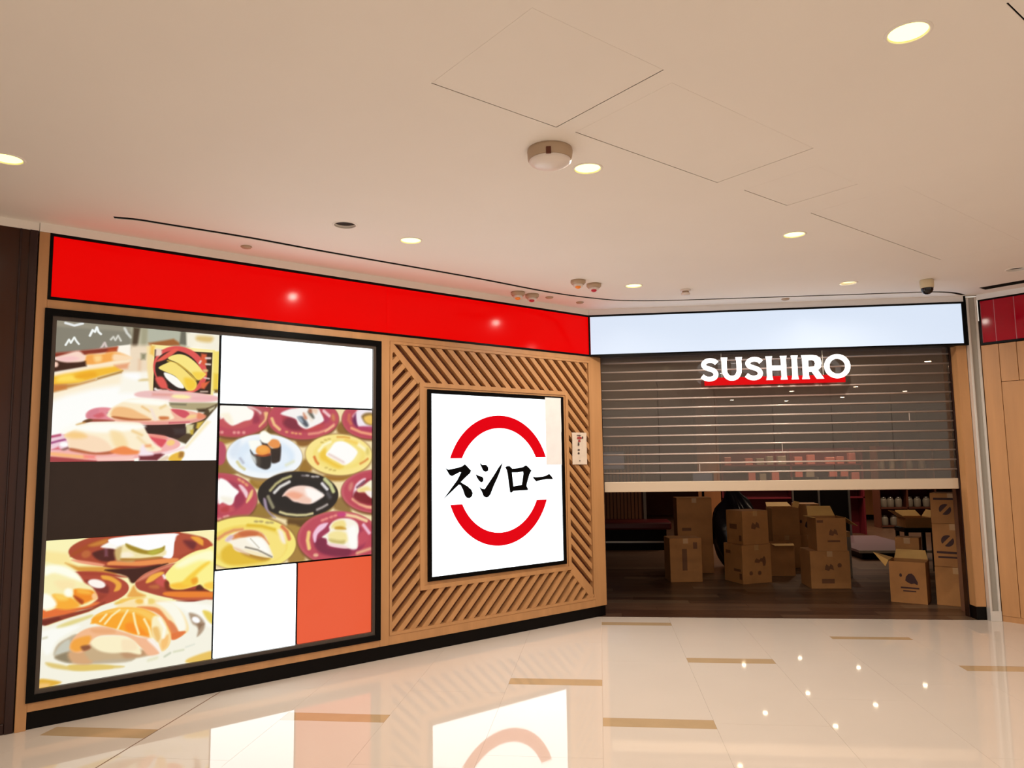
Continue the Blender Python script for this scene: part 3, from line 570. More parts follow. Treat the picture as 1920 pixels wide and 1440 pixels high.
ART_PLATES = '''
P|-60 1173 1350 1232 1353 -190 -29 -44|F3DFAE|3.6|0
P|320 955 371 1024 407 931 338 921|6E4E1C|23|1
P|3 893 161 895 88 861 4 845|A07830|21.7|1
P|-5 727 50 747 125 648 -3 635|8E6A2C|21.6|1
P|217 605 430 633 345 535 243 538|9C7428|22.4|1
P|862 970 905 1020 970 926 891 925|8C6226|25.3|1
P|553 887 710 888 636 835 563 835|8A5A20|23.9|1
P|610 739 670 695 657 643 565 654|9A7024|24.1|1
P|779 619 992 614 924 571 798 579|9E6A1C|24.7|1
P|225 616 377 602 327 554 256 566|A88036|22.4|1
P|230 401 309 436 382 334 291 320 191 345|96742E|22.3|1
P|855 420 924 448 995 329 856 357|93713A|24.8|1
P|506 325 732 322 646 246 507 245|5E3E14|23.4|1
P|481 259 614 210 554 -1 501 4|A8843A|23.2|1
P|510 56 567 151 628 5 511 6|A47E3A|23.2|1
E|95.8 1049 268.5 7.2 4 -171.9|7A4A28|18.5|0
E|95.6 1058.9 265.8 7.4 3.8 -165.3|B04A4A|11.1|0
E|95.6 1058.9 247.2 6.9 3.5 -153.8|BC4556|14.8|0
E|95.6 1055.6 164.7 4.5 2.4 -102.5|C45258|18.5|0
P|225 1037 249 1080 275 1055 268 1005 226 995|9C3048|22.7|1
P|156 1119 291 1111 336 1040 302 989 267 1038 224 1092|B65058|22.5|1
P|301 1073 331 1074 327 1031 277 971 268 979 306 1027|F3BE82|15.4|1
P|189 1124 275 1081 275 1060 249 1084 190 1103|F0C8C4|18.8|1
P|-3 1118 156 1125 190 1103 228 1075 212 1024 158 1007 85 976 44 1000 19 1028 -1 1024|FFFDF4|14.6|1
P|-1 1052 59 1058 85 984 44 1000 19 1028|FCF3DC|25.5|1
E|9.8 927.9 10.4 0.1 0.2 -9.8|E99A92|14.5|0
E|94.5 926.9 10.6 0.1 0.2 -9.9|E99A92|14.7|0
E|123.1 927.2 10.7 0.1 0.2 -9.9|E99A92|14.8|0
E|160.2 927.7 10.8 0.1 0.2 -9.9|E99A92|14.9|0
E|605.6 1026.7 278.8 6.3 2.3 -159.4|7A4A28|20.2|0
E|605.4 1035.9 276.1 6.6 2.2 -153.3|BE4A56|12.1|0
E|605.4 1035.9 256.7 6.1 2 -142.6|BC4556|16.2|0
E|605.5 1032.8 171.1 4 1.4 -95.1|AE3846|20.2|0
P|478 1042 533 1030 588 957 498 956 444 998|7E2238|27.7|1
P|629 984 737 995 756 977 690 950 630 949|C24448|28.4|1
P|774 1058 803 1050 794 1014 755 1017|A83A5A|24.9|1
S|759 1098 803 1063|F3C6C8|16.6|11.5
S|842 997 794 960 718 932 644 923|E8937C|16.8|9.3
S|837 987 775 946|F6BC8C|16.8|5.6
S|360 1030 378 988 418 954|F3C084|15.5|10.8
E|471.3 935.8 10.5 -1.7 -1.1 -6.8|E7A06A|15.8|0
E|516.1 929.8 10.7 -1.7 -1.1 -6.8|E7A06A|15.9|0
E|543.2 925.8 10.7 -1.7 -1.2 -6.8|E7A06A|15.9|0
E|575 924 10.8 -1.7 -1.2 -6.9|E7A06A|16|0
E|836.5 1050.4 14.3 2.7 5.3 -26.4|CC8050|25.2|0
P|425 1066 486 1102 540 1113 623 1126 707 1118 736 1083 760 1035 746 1013 699 989 634 962 597 966 560 991 533 1034|F8F4F0|15.7|1
P|560 1044 596 1049 638 993 620 975 588 1000|4E5560|20.1|1
P|550 1048 578 1044 597 1009 569 1018|A0AEBA|20|1
P|632 1089 660 1086 684 1047 666 1037 637 1063|5C5E54|20.3|1
P|596 1079 624 1063 628 1036 605 1036|C88060|20.2|1
P|641 1112 669 1108 665 1081 637 1085|A8684E|20.4|1
P|669 1121 712 1109 698 1074 670 1090|EFCDB4|24.6|1
S|623 1071 661 1028|F4E6D6|24.3|11.3
E|1157.3 1035.1 251.6 5.6 0.8 -159.7|7A4A28|22.1|0
E|1157.3 1044.4 249.1 5.8 0.8 -153.6|C04E5A|13.3|0
E|1157.3 1044.4 231.7 5.4 0.7 -142.8|BC4556|17.7|0
E|1157.3 1041.3 154.4 3.5 0.5 -95.2|B03A58|22.1|0
S|969 1072 964 1035 984 1008|D06A50|21.5|11.9
S|990 972 1071 941 1163 926|F2A27C|17.2|10.5
P|994 1063 1019 1096 1044 1111 1019 1055|F0B8BC|17.2|1
P|1009 1068 1034 1083 1040 982 999 1022|6A2252|25.9|1
P|1034 1106 1090 1126 1172 1129 1194 985 1091 983 1045 991 1029 1046|F3E9F0|17.4|1
P|1075 1070 1116 1094 1173 1087 1173 1003 1116 1006 1085 1038|8A6A38|21.8|1
P|1095 1057 1142 1077 1173 1068 1173 1007 1116 1016|F0C25C|21.9|1
P|1060 982 1173 989 1173 966 1081 964|B03A5E|26.1|1
E|1.4 783.8 43.7 -0.2 2 -80.9|B84A60|14.4|0
E|319.6 752.8 278.6 -11.9 -2.7 -167.7|9A7C50|19.1|0
E|319.4 761.2 274.4 -11.4 -2.6 -157.3|F3F8FC|11.4|0
E|319.3 765.4 214.3 -8.8 -1.9 -117.5|DDEBF8|34.4|0
E|328.3 744.3 163.1 -7.1 -1.4 -83.9|E6F1FB|38.2|0
P|61 788 88 845 137 878 130 787 91 747|DDE8F4|32.8|1
S|120 722 141 693 170 672|D8D09A|14.7|9.4
S|140 746 161 717|B4B8C6|18.5|7
S|473 696 526 721|E2E4C8|23.5|8.7
P|279 875 322 862 366 816 426 846 428 743 411 718 376 710 359 727 349 795 297 837|2A1C18|15.2|1
P|331 854 365 883 408 875 426 841 409 820 366 820|E8924A|15.3|1
P|279 879 278 925 303 940 338 926 360 892 331 854 296 858|FFFFF4|15.2|1
P|209 808 247 770 354 774 359 702 343 673 308 669 257 699 222 766|26201E|15|1
P|256 762 281 761 282 695 257 703|4A4038|26.4|1
P|214 770 247 753 252 712 231 729|D4D8D4|22.5|1
E|301.6 801.1 53.4 -0.2 0.8 -39.9|F0953C|15.2|0
E|297.2 807.4 38.4 -0.1 0.5 -25.2|F5A848|22.8|0
P|247 774 298 768 353 782 349 765 298 759 256 766|9A3E1C|15.1|1
P|195 862 211 874 270 874 284 845 254 828 238 803 213 812|FCFDF4|18.7|1
E|892.8 763.6 278.1 -10.8 -4.7 -165.6|A07840|25.2|0
E|892.7 768.1 273.2 -10.5 -4.4 -154.4|FAE58C|12.6|0
E|892.7 768.1 214.6 -8.2 -3.2 -111.9|F5DE78|25.2|0
E|887.8 772.6 175.4 -6.6 -2.5 -89.5|F9E690|37.8|0
P|730 782 777 818 796 747 893 692 923 678 874 666 778 711 735 738|F0C63E|28.7|1
S|725 800 757 840 814 866|FFFAD0|20.5|9.1
S|1051 845 1107 808|FFF8D4|26|11.1
S|872 903 931 903 970 897|E0A040|16.8|6.1
S|941 881 1031 858|F6CE5C|25.5|10.9
S|688 752 702 721 717 703|D8722C|16.3|9
S|1067 699 1102 716 1128 734|DC8C40|17.3|7.2
E|747.7 861.7 11.4 0 0.1 -5.3|CDB45A|16.5|0
E|775.9 879.6 11.4 0.1 0.1 -5.3|CDB45A|16.6|0
E|804.5 886.5 11.5 0.1 0.1 -5.3|CDB45A|16.6|0
E|783.1 671.6 11.4 -0.2 0.1 -5.3|CDB45A|16.5|0
E|816.6 657.7 11.5 -0.2 0.1 -5.3|CDB45A|16.6|0
E|850.3 650.4 11.6 -0.2 0.1 -5.3|CDB45A|16.7|0
E|1127.6 794.2 15.4 -0.1 0.2 -27.6|E0CC70|26.2|0
P|782 773 815 817 853 862 911 871 971 849 1036 799 1031 763 992 718 933 691 874 719 806 751|FFFEFA|16.5|1
P|787 769 825 773 932 714 923 696 864 724|F9E8DC|20.7|1
S|806 773 923 714|E8D2CC|16.6|4.6
E|11.5 463.1 256.5 -11.2 4.5 -182.9|7A4A28|17.9|0
E|11.3 473.6 253.9 -10.8 4.3 -175.9|B8505A|10.7|0
E|11.3 473.6 236.1 -10 4 -163.6|BC4556|14.3|0
E|11.4 470.1 157.3 -6.8 2.7 -109|B23C50|17.9|0
P|110 518 169 501 175 442 117 407 102 455|9C2E4C|25.6|1
P|7 441 83 427 103 388 18 374|C8505A|25|1
P|18 412 65 419 65 381 18 383|B83840|21.5|1
P|80 591 138 560 120 522 61 582|A03A50|21.8|1
P|133 560 158 559 198 509 189 471 163 511|F3CCD4|14.7|1
P|217 518 234 523 228 479 194 437 189 456|F0C27C|14.9|1
E|137.2 598.8 11.4 -9.7 -6.1 -7.3|E79A70|14.7|0
E|161.8 583.5 11.4 -9.7 -6.1 -7.3|E79A70|14.8|0
E|186.7 563.3 11.5 -9.7 -6.1 -7.3|E79A70|14.8|0
E|10 336.4 11.9 1.4 1.7 -8.5|E89A98|14.3|0
E|42.6 348.7 12 1.4 1.7 -8.5|E89A98|14.4|0
E|61.4 352.3 12.1 1.5 1.7 -8.5|E89A98|14.4|0
P|-6 598 41 601 95 552 134 517 111 484 93 437 69 428 31 449 -2 446|FFFFFC|14.3|1
P|16 488 92 475 88 437 31 449|F7F2E2|25.1|1
E|577.8 472.7 300.9 -12 2.7 -177.9|6E5020|23.7|0
E|575 480.5 307.2 -12 2.5 -165.2|17100F|11.9|0
E|575 480.5 225.4 -8.8 1.7 -111.8|0F0A0C|23.7|0
P|328 455 350 375 402 323 371 335 320 397 308 461|A08CA0|15.2|1
S|358 518 398 562 449 595 507 614|B8AE78|15.3|10.1
S|389 502 429 541 497 574|DCD8D2|15.3|11.6
S|343 474 359 439 380 398|8A8468|15.2|12.5
S|433 361 480 344 559 332 629 330 678 338|D9CE96|15.4|9.1
E|602.6 617.3 16.2 -1.7 -0.6 -8.1|70686A|16|0
E|635.2 616.5 16.3 -1.7 -0.6 -8.2|B0A8A4|16.1|0
E|679.1 607.8 16.5 -1.8 -0.7 -8.2|B0A8A4|16.2|0
E|712.3 607 16.6 -1.8 -0.7 -8.2|B0A8A4|16.3|0
S|774 585 820 541 843 494|C6C88C|16.4|15.2
S|752 554 792 511|E0DCDC|16.3|12.4
S|715 364 754 378 793 397|A89E98|16.2|9.6
S|798 480 815 453|4A464A|24.7|16.3
P|446 473 482 517 534 540 598 546 675 531 736 492 770 465 731 441 676 412 627 410 568 422 525 434 482 472|F8D6C6|15.5|1
P|472 482 524 505 599 482 600 452 535 449|F0A88A|27.2|1
P|620 522 680 520 764 470 676 418 643 450|FFFAF4|27.9|1
P|599 467 665 444 654 413 578 427|F3C8B4|23.8|1
E|1216.5 469.8 312.1 -11.7 0.7 -175.7|7A4A28|22|0
E|1216.5 479.9 309.1 -11.3 0.7 -169|C45A64|13.2|0
E|1216.5 479.9 287.4 -10.5 0.6 -157.2|BC4556|17.6|0
E|1216.5 476.6 191.5 -7.1 0.4 -104.8|96283C|22|0
P|1005 466 1028 540 1088 582 1112 576 1052 518 1017 455|F4D6E0|17|1
S|1041 518 1100 560|7A5060|17.1|8.5
S|1006 429 1065 389 1125 365 1174 357|F3B08C|17|12.3
E|987.2 525.6 17.1 -4.7 -8.9 -30.6|D27C70|25.5|0
P|1005 450 1041 486 1174 449 1174 384 1065 400|7E1C28|29.7|1
P|1041 502 1088 528 1173 569 1174 438 1137 450 1101 484 1053 481|FBF3D4|17.1|1
P|1047 502 1125 521 1161 482 1065 480|F3D98C|25.7|1
P|1113 484 1173 482 1174 438 1137 450|FCEDE8|21.6|1
E|215 160.2 343.8 -27 4.1 -192.6|96703A|22.1|0
E|215.1 155.4 338.8 -26.8 4 -185.4|F8E67A|11|0
E|215.4 141 274.8 -22.2 3.1 -144.4|F2D660|18.4|0
E|235.3 129.8 246.4 -20.2 2.7 -130.2|F8E27C|25.8|0
P|25 119 90 161 168 97 276 59 367 41 307 17 112 17 36 52|E4BC34|24.9|1
P|168 107 357 47 307 32 188 76|B8862C|21.9|1
S|4 205 50 235 107 254 164 255|E0935C|17.7|10.3
S|203 282 302 270 394 240|DFB82C|18.4|9.7
S|450 256 487 218 504 167|D97A4C|15.4|12.7
P|419 233 456 221 478 140 447 152|FBEEDC|22.9|1
E|261.3 304.5 14.9 -1.9 -0.4 -7.7|B8A464|14.9|0
E|296.2 302.3 15 -1.9 -0.4 -7.8|B8A464|15|0
E|341.7 292.2 15.2 -2 -0.4 -7.8|B8A464|15.1|0
E|372.2 290.3 15.3 -2 -0.4 -7.8|B8A464|15.2|0
P|51 192 83 223 155 246 223 246 293 227 334 190 355 130 387 54 367 46 276 68 197 95 124 115 94 160|FBF3E0|14.3|1
P|98 217 164 246 233 246 303 221 339 170 355 139 303 192 224 208 146 199 98 193|D98046|18|1
P|145 233 213 242 273 228 253 206 165 207|C8683C|21.9|1
P|51 192 83 223 108 207 70 181|D8BCC4|17.9|1
P|195 191 304 182 356 81 275 117|FFFEF6|25.7|1
S|191 133 275 107 377 50|8E8678|11|5.8
S|224 188 285 121|C4BCAA|11.1|2.9
P|109 140 167 116 217 78 129 115|E9C8A8|18|1
P|177 120 276 93 346 52 236 82|F8E9C0|14.6|1
E|903.6 128.2 342.2 -26.1 2 -211.2|7A4A28|20.7|0
E|903.5 140.4 338.9 -25.4 1.9 -203.1|C2555E|12.4|0
E|903.5 140.4 315.1 -23.6 1.8 -188.9|BC4556|16.6|0
E|903.5 136.3 216.7 -16.3 1.2 -130|9C3050|20.7|0
P|702 140 779 155 813 80 985 56 951 1 780 32 713 78|7C2040|28|1
P|1055 166 1114 183 1139 107 1044 72|C24A5C|29.8|1
P|691 136 685 192 733 250 800 262 778 227 723 185 707 130|F3C6DC|16|1
S|652 200 644 145 656 88|F3CC7E|15.9|14.2
S|948 313 1030 295 1120 258|F6CFA0|16.8|12.2
S|1096 227 1145 165|F0BCD0|17.1|13
E|760.7 284.6 15.6 4.3 3.5 -8.9|E88A80|16.2|0
E|788.5 293.3 15.7 4.4 3.6 -8.9|E88A80|16.3|0
E|827.8 303.9 15.9 4.4 3.6 -9|E88A80|16.4|0
E|861.8 312.4 16 4.4 3.6 -9|E88A80|16.5|0
E|913.3 317.4 34.6 -1.9 0.1 -15.7|C83C78|20.8|0
S|1044 19 1151 42|E9B088|21.1|11.1
E|708.6 33 19.7 -1.7 0.2 -12.2|E9B090|16|0
P|812 235 845 269 902 287 983 282 1042 246 1058 187 1043 141 1044 61 1009 54 927 68 836 89 802 107 790 144 757 162 812 199|FAF4E4|16.4|1
P|829 234 857 268 925 275 949 237 926 207 846 217|F3DE8C|24.6|1
P|863 226 914 228 949 205 869 210|C89428|20.6|1
P|812 183 891 199 973 161 961 110 858 113 813 142|F5E49C|24.5|1
P|813 142 892 126 938 122 927 97 835 115|C8B86C|24.5|1
P|802 112 927 87 962 68 927 66 836 86|F6D4D4|16.3|1
P|961 194 1031 221 1044 72 985 66|FFFEF8|29.3|1
'''
# strokes of the four brushed characters: (distance from the shop corner, height) in millimetres
KANA = {
 'su': [[(1795,1457),(1766,1443),(1682,1455),(1626,1468),(1596,1486),(1570,1464),(1533,1431),(1543,1409),(1591,1375),(1641,1336),(1618,1322),(1571,1299),(1532,1268),(1518,1240),(1525,1213),(1552,1196),(1579,1202),(1599,1222),(1618,1271),(1641,1309),(1660,1315),(1703,1284),(1762,1239),(1822,1196),(1794,1224),(1729,1296),(1676,1353),(1636,1417),(1650,1420),(1689,1404),(1731,1387),(1754,1398)]],
 'shi': [[(1441,1495),(1413,1478),(1372,1478),(1348,1455),(1348,1427),(1376,1416),(1404,1428),(1421,1459)],[(1486,1400),(1456,1386),(1415,1376),(1400,1357),(1405,1335),(1426,1326),(1449,1342),(1470,1369)],[(1188,1492),(1218,1419),(1254,1353),(1291,1293),(1327,1222),(1348,1201),(1372,1195),(1400,1206),(1423,1253),(1450,1292),(1416,1272),(1389,1268),(1346,1317),(1289,1382),(1232,1453),(1210,1475)]],
 'ro': [[(1160,1452),(1138,1463),(1109,1463),(1080,1439),(1013,1443),(954,1452),(919,1468),(893,1451),(856,1418),(880,1384),(912,1304),(916,1278),(898,1252),(905,1243),(988,1243),(1069,1241),(1099,1225),(1109,1236),(1119,1304),(1132,1389),(1142,1429)],[(1084,1405),(1022,1404),(954,1411),(951,1391),(964,1323),(972,1291),(1031,1288),(1068,1280),(1075,1326)]],
 'bar': [[(842,1363),(804,1356),(726,1360),(679,1368),(639,1384),(608,1357),(592,1333),(679,1335),(742,1328),(801,1319),(827,1342)]],
}
# ------------------------------------------------------------------ floors
T = .634
bm = box(-9.6, 9.6, -13.4, -.004, -.12, -.0025)
floor = structure('floor', bm, M['grout'])
INLAY = {0: [(-3.02, -2.875), (-.37, -.245)], -1: [(-2.25, -2.107)], 1: [(-1.625, -1.49)], 3: [(-.82, -.725)], 4: [(-1.733, -1.595)], -3: [(-3.05, -2.915)], -5: [(-3.395, -3.255)]}
for c in range(-15, 15):
    x0, x1 = c*T+.0006, (c+1)*T-.0006
    cuts = sorted(INLAY.get(c, []), reverse=True)
    hi = -.004
    edges = [(b, a) for a, b in cuts] + [(-13.4, None)]
    for top, bot in edges:
        k = max(1, round((hi-top)/1.27)); st = (hi-top)/k
        for q in range(k):
            part('floor_tile', box(x0, x1, hi-(q+1)*st+.0006, hi-q*st-.0006, -.0025, 0), M['tile'], floor)
        if bot is not None:
            part('inlay_strip', box(x0, x1, bot+.0006, top-.0006, -.0025, 0), M['inlay'], floor, label='narrow tan inlay tile')
            hi = bot
part('expansion_joint', box(-4*T-.0035, -4*T+.0035, -9, -2.55, -.001, .0006), M['joint'], floor)
bm = box(-1.3, 8.4, -.002, 13.6, -.12, -.004)
floor2 = structure('floor', bm, M['dark_gap'])
y = 0.0; row = 0
rest = bmesh.new()
while y < 13.5:
    x = -1.3 - (row*.57) % 1.5
    while x < 8.4:
        a, b = max(x, -1.3)+.0015, min(x+1.5, 8.4)-.0015
        if b > a+.01:
            if y < 3.3 and b > -.2 and a < 4.4: part('floor_plank', box(a, b, y+.002, y+.178, -.004, 0), M[random.choice(('plank', 'plank_b', 'plank_c'))], floor2)
            else: box(a, b, y+.0015, min(y+.1785, 13.5), -.004, 0, bm=rest)
        x += 1.5
    y += .18; row += 1
part('floor_planking', rest, M['plank'], floor2, kind='stuff')

# ------------------------------------------------------------------ mall ceiling with its gaps
ZC = 3.0
slot_a = smooth_path([(-2.849, -3.393), (-2.737, -3.335), (-2.61, -3.22), (-2.238, -2.875), (-1.85, -2.46), (-.986, -1.58), (-.516, -1.055), (-.249, -.79), (.016, -.585), (.26, -.452), (.694, -.365), (1.674, -.33), (2.881, -.30), (3.13, -.285), (3.30, -.225), (3.42, -.135), (3.47, -.09)], 5)
slot_c = [(3.515, -.34), (3.62, -.45), (4.2, -1.03), (5.6, -2.43)]
panels = [((-.133, -4.231), .66, .62), ((.70, -3.419), 1.056, .56), ((1.175, -2.971), .43, .43), ((2.674, -1.487), 1.86, .56), ((2.3, -4.06), 1.25, .62)]
def panel_quad(c, a, b, g=0, h=0):
    e = Vector((-.7071, -.7071)); f = Vector((.7071, -.7071)); c = Vector(c)
    q = [c - e*g - f*g, c + e*(a+h) - f*g, c + e*(a+h) + f*(b+h), c - e*g + f*(b+h)]
    return [tuple(v) for v in q]
LIT = [((1.154, -4.803), 'large round downlight at the upper right of the ceiling, nearest to the viewer', 0), ((-2.80, -4.274), 'round downlight at the far left edge of the ceiling', 0),
       ((0.0, -3.723), 'round lit downlight right beside the white dome smoke alarm', 0), ((-1.208, -2.643), 'round lit downlight above the red fascia, beside the dark unlit one', 0),
       ((1.37, -2.35), 'round lit downlight in mid ceiling between the access panels and the shutter', 0), ((.355, -1.03), 'small lit downlight beside the pair of detectors near the inner corner', 0),
       ((2.205, -.80), 'small half shaded downlight above the right part of the white fascia', 1), ((-1.533, -3.034), 'round unlit dark recessed downlight in the ceiling above the red fascia', 2),
       ((3.435, -1.06), 'round unlit dark recessed downlight at the right edge of the ceiling', 2)]
loops = [[(-9.6, -13.4), (9.6, -13.4), (9.6, -6.0), (3.63, -.02), (.06, .06), (-.02, .06), (-9.6, -9.40)]]
loops.append(ribbon(slot_a, .045)); loops.append(ribbon(slot_c, .15))
for c, a, b in panels: loops.append(panel_quad(c, a, b, .006, .0))
for (x, y), _, k in LIT: loops.append(circle(x, y, .066))
ceiling = structure('ceiling', flat(loops, ZC, ZC+.004, 'xy'), M['paint'])
for c, a, b in panels:
    part('access_panel', prism(panel_quad(c, a, b, 0, -.001), ZC, ZC+.004, 'xy'), M['paint'], ceiling)
part('ceiling_void', box(-9.6, 9.6, -13.4, .4, ZC+.10, ZC+.16), M['dark_gap'], ceiling)

# ------------------------------------------------------------------ the long left shop front (its own frame: x = -distance from the corner)
def wa(s): return -s
core = structure('wall_left', box(wa(4.75), wa(-.02), .07, .25, 0, ZC), M['oak_dark'], (wa(2.35), 0, 0), TH)
def oak(name, s0, s1, z0, z1, y0=0, y1=.07): return part(name, box(wa(s1), wa(s0), y0, y1, z0, z1, .0025), M['oak'], core)
oak('wood_post', 4.694, 4.75, 0, 2.945, 0, .1)
oak('wood_post', 2.324, 2.404, .102, 2.53)
oak('wood_rail', 2.404, 4.694, 2.474, 2.53)
oak('wood_rail', 2.404, 4.694, .102, .155)
oak('wood_rail', .07, 2.324, 2.486, 2.53)
oak('wood_rail', .07, 2.324, .102, .172)
part('wood_post', box(wa(.07), wa(-.08), 0, .24, .102, 2.53, .003), M['oak'], core)
tag(solo('baseboard_left', box(wa(4.694), wa(-.078), .018, .23, 0, .102, .002), M['black'], None, None, (wa(2.3), .018, 0), TH), kind='structure')
structure('trim_1', box(wa(4.75), wa(-.03), -.004, .2, 2.945, ZC), M['paint'], (wa(2.35), 0, 2.945), TH)

# red fascia in two panels
f = thing('fascia_sign', 'long glowing red fascia sign above the menu lightbox and the lattice', 'sign', (wa(2.35), .0, 2.53), TH)
part('sign_frame', frame(wa(4.694), wa(.0), 2.53, 2.945, .018, -.004, .06), M['black_frame'], f)
part('red_panel', box(wa(4.676), wa(2.351), .004, .05, 2.548, 2.927), M['red_lit'], f)
part('red_panel', box(wa(2.349), wa(.02), .004, .05, 2.548, 2.927), M['red_lit'], f)

# picture menu lightbox
t = thing('menu_lightbox', 'big black framed lightbox wall of sushi photos and blank white and orange panels', 'lightbox', (wa(3.554), 0, .155), TH)
part('outer_frame', frame(wa(4.704), wa(2.404), .155, 2.474, .042, -.012, .06), M['black_frame'], t)
part('inner_lip', frame(wa(4.662), wa(2.446), .197, 2.432, .024, .0, .06), M['grey_lip'], t)
part('backboard', box(wa(4.66), wa(2.45), .045, .06, .2, 2.43), M['black'], t)
def screen(name, s0, s1, z0, z1, m, label): return part(name, box(wa(s1), wa(s0), .022, .045, z0, z1), m, t, label=label)
screen('lit_panel', 2.468, 3.634, 1.936, 2.408, M['screen_white'], 'wide blank white panel')
screen('lit_panel', 3.074, 3.640, .222, .790, M['screen_white'], 'blank white panel at the bottom')
screen('lit_panel', 2.468, 3.052, .222, .790, M['screen_orange'], 'blank orange panel')
screen('dark_panel', 3.658, 4.638, 1.074, 1.538, M['screen_dark'], 'blank dark brown panel')
def photo(name, art, s1, z0, w, h, nx, ny, label):
    px = paint(art, w*1000, h*1000, nx, ny).reshape(-1, 3)
    lin = np.where(px <= .04045, px/12.92, ((px+.055)/1.055)**2.4)
    X, Z = np.meshgrid(np.linspace(0, w, nx), np.linspace(0, h, ny))
    co = np.stack([X + wa(s1), np.full_like(X, .022), Z + z0], -1).reshape(-1, 3) - np.array(BASE[t.name])
    n = nx*ny; i = np.arange(n).reshape(ny, nx)
    q = np.stack([i[:-1, :-1], i[:-1, 1:], i[1:, 1:], i[1:, :-1]], -1).reshape(-1, 4)
    edge = np.concatenate([i[0, :], i[1:, -1], i[-1, -2::-1], i[-2:0:-1, 0]])           # sides down to the backboard
    back = co[edge].copy(); back[:, 1] += .023
    m = len(edge); j = n + np.arange(m)
    sides = np.stack([edge, j, np.roll(j, -1), np.roll(edge, -1)], -1)
    me = bpy.data.meshes.new(name)
    V = np.concatenate([co, back]); Fc = np.concatenate([q, sides])
    me.vertices.add(len(V)); me.vertices.foreach_set('co', V.ravel().astype(np.float32))
    me.loops.add(Fc.size); me.loops.foreach_set('vertex_index', Fc.ravel().astype(np.int32))
    me.polygons.add(len(Fc)); me.polygons.foreach_set('loop_start', np.arange(0, Fc.size, 4, dtype=np.int32))
    me.update(calc_edges=True)
    ca = me.color_attributes.new('ink', 'FLOAT_COLOR', 'POINT')
    c = np.ones((len(V), 4), np.float32); c[:n, :3] = lin; c[n:, :3] = lin[edge]
    ca.data.foreach_set('color', c.ravel())
    me.materials.append(M['photo'])
    o = bpy.data.objects.new(name, me); COL.objects.link(o); o.parent = t; BASE[o.name] = BASE[t.name]
    tag(o, label)
photo('photo_panel', ART_COUNTER, 4.638, 1.541, .980, .867, 330, 290, 'photo of salmon plates on a sushi belt')
photo('photo_panel', ART_SALMON, 4.638, .222, .980, .848, 330, 290, 'photo of seared salmon and red plates')
photo('photo_panel', ART_PLATES, 3.634, .805, 1.166, 1.114, 330, 320, 'photo of many coloured sushi plates')

# diagonal slat lattice round the logo box
OX0, OX1, OZ0, OZ1 = wa(2.312), wa(.105), .195, 2.462
IX0, IX1, IZ0, IZ1 = wa(2.042), wa(.378), .482, 2.165
lat = thing('slat_lattice', 'square oak lattice of diagonal slats surrounding the logo lightbox', 'screen', (wa(1.2), 0, .172), TH)
part('backing_board', box(wa(2.322), wa(.072), .052, .069, .174, 2.484), M['oak_dark'], lat)
part('outer_frame', frame(wa(2.322), wa(.072), .173, 2.485, .022, -.003, .05), M['oak'], lat)
bm = frame(IX0, IX1, IZ0, IZ1, .036, -.001, .05); frame(IX0+.036, IX1-.036, IZ0+.036, IZ1-.036, .04, .006, .05, bm=bm)
part('inner_frame', bm, M['oak'], lat)
def clip(poly, n, d):
    out = []
    for i in range(len(poly)):
        a, b = poly[i], poly[(i+1) % len(poly)]
        da, db = a[0]*n[0]+a[1]*n[1]-d, b[0]*n[0]+b[1]*n[1]-d
        if da <= 0: out.append(a)
        if (da < 0 < db) or (db < 0 < da):
            k = da/(da-db); out.append((a[0]+k*(b[0]-a[0]), a[1]+k*(b[1]-a[1])))
    return out
def within(poly, x0, x1, z0, z1):
    for n, d in (((1, 0), x1), ((-1, 0), -x0), ((0, 1), z1), ((0, -1), -z0)):
        if len(poly) > 2: poly = clip(poly, n, d)
    return poly
def half(poly, p, n):
    return clip(poly, n, p[0]*n[0]+p[1]*n[1]) if len(poly) > 2 else []
PITCH_S, SLAT = .1145, .0575     # measured along the frame
def area(p): return abs(sum(p[i][0]*p[(i+1) % len(p)][1]-p[(i+1) % len(p)][0]*p[i][1] for i in range(len(p))))/2 if len(p) > 2 else 0
mit_tl = [(OX0, OZ1), (IX0, IZ1)]; mit_br = [(OX1, OZ0), (IX1, IZ0)]
def mitre_n(m):                                       # normal that points to the upper right
    d = Vector((m[1][0]-m[0][0], m[1][1]-m[0][1])).normalized(); n = Vector((-d.y, d.x)); return n if n.x+n.y > 0 else -n
ntl, nbr = mitre_n(mit_tl), mitre_n(mit_br)
def slats(a, b, joined):
    ps = [q for q in (a, b) if area(q) > 2e-4]
    for g_ in ([ps] if joined and len(ps) == 2 else [[q] for q in ps]):
        bm = bmesh.new()
        for q in g_: prism(q, .004, .05, bm=bm)
        bmesh.ops.remove_doubles(bm, verts=bm.verts, dist=1e-5)
        part('slat', bm, M['oak'], lat)
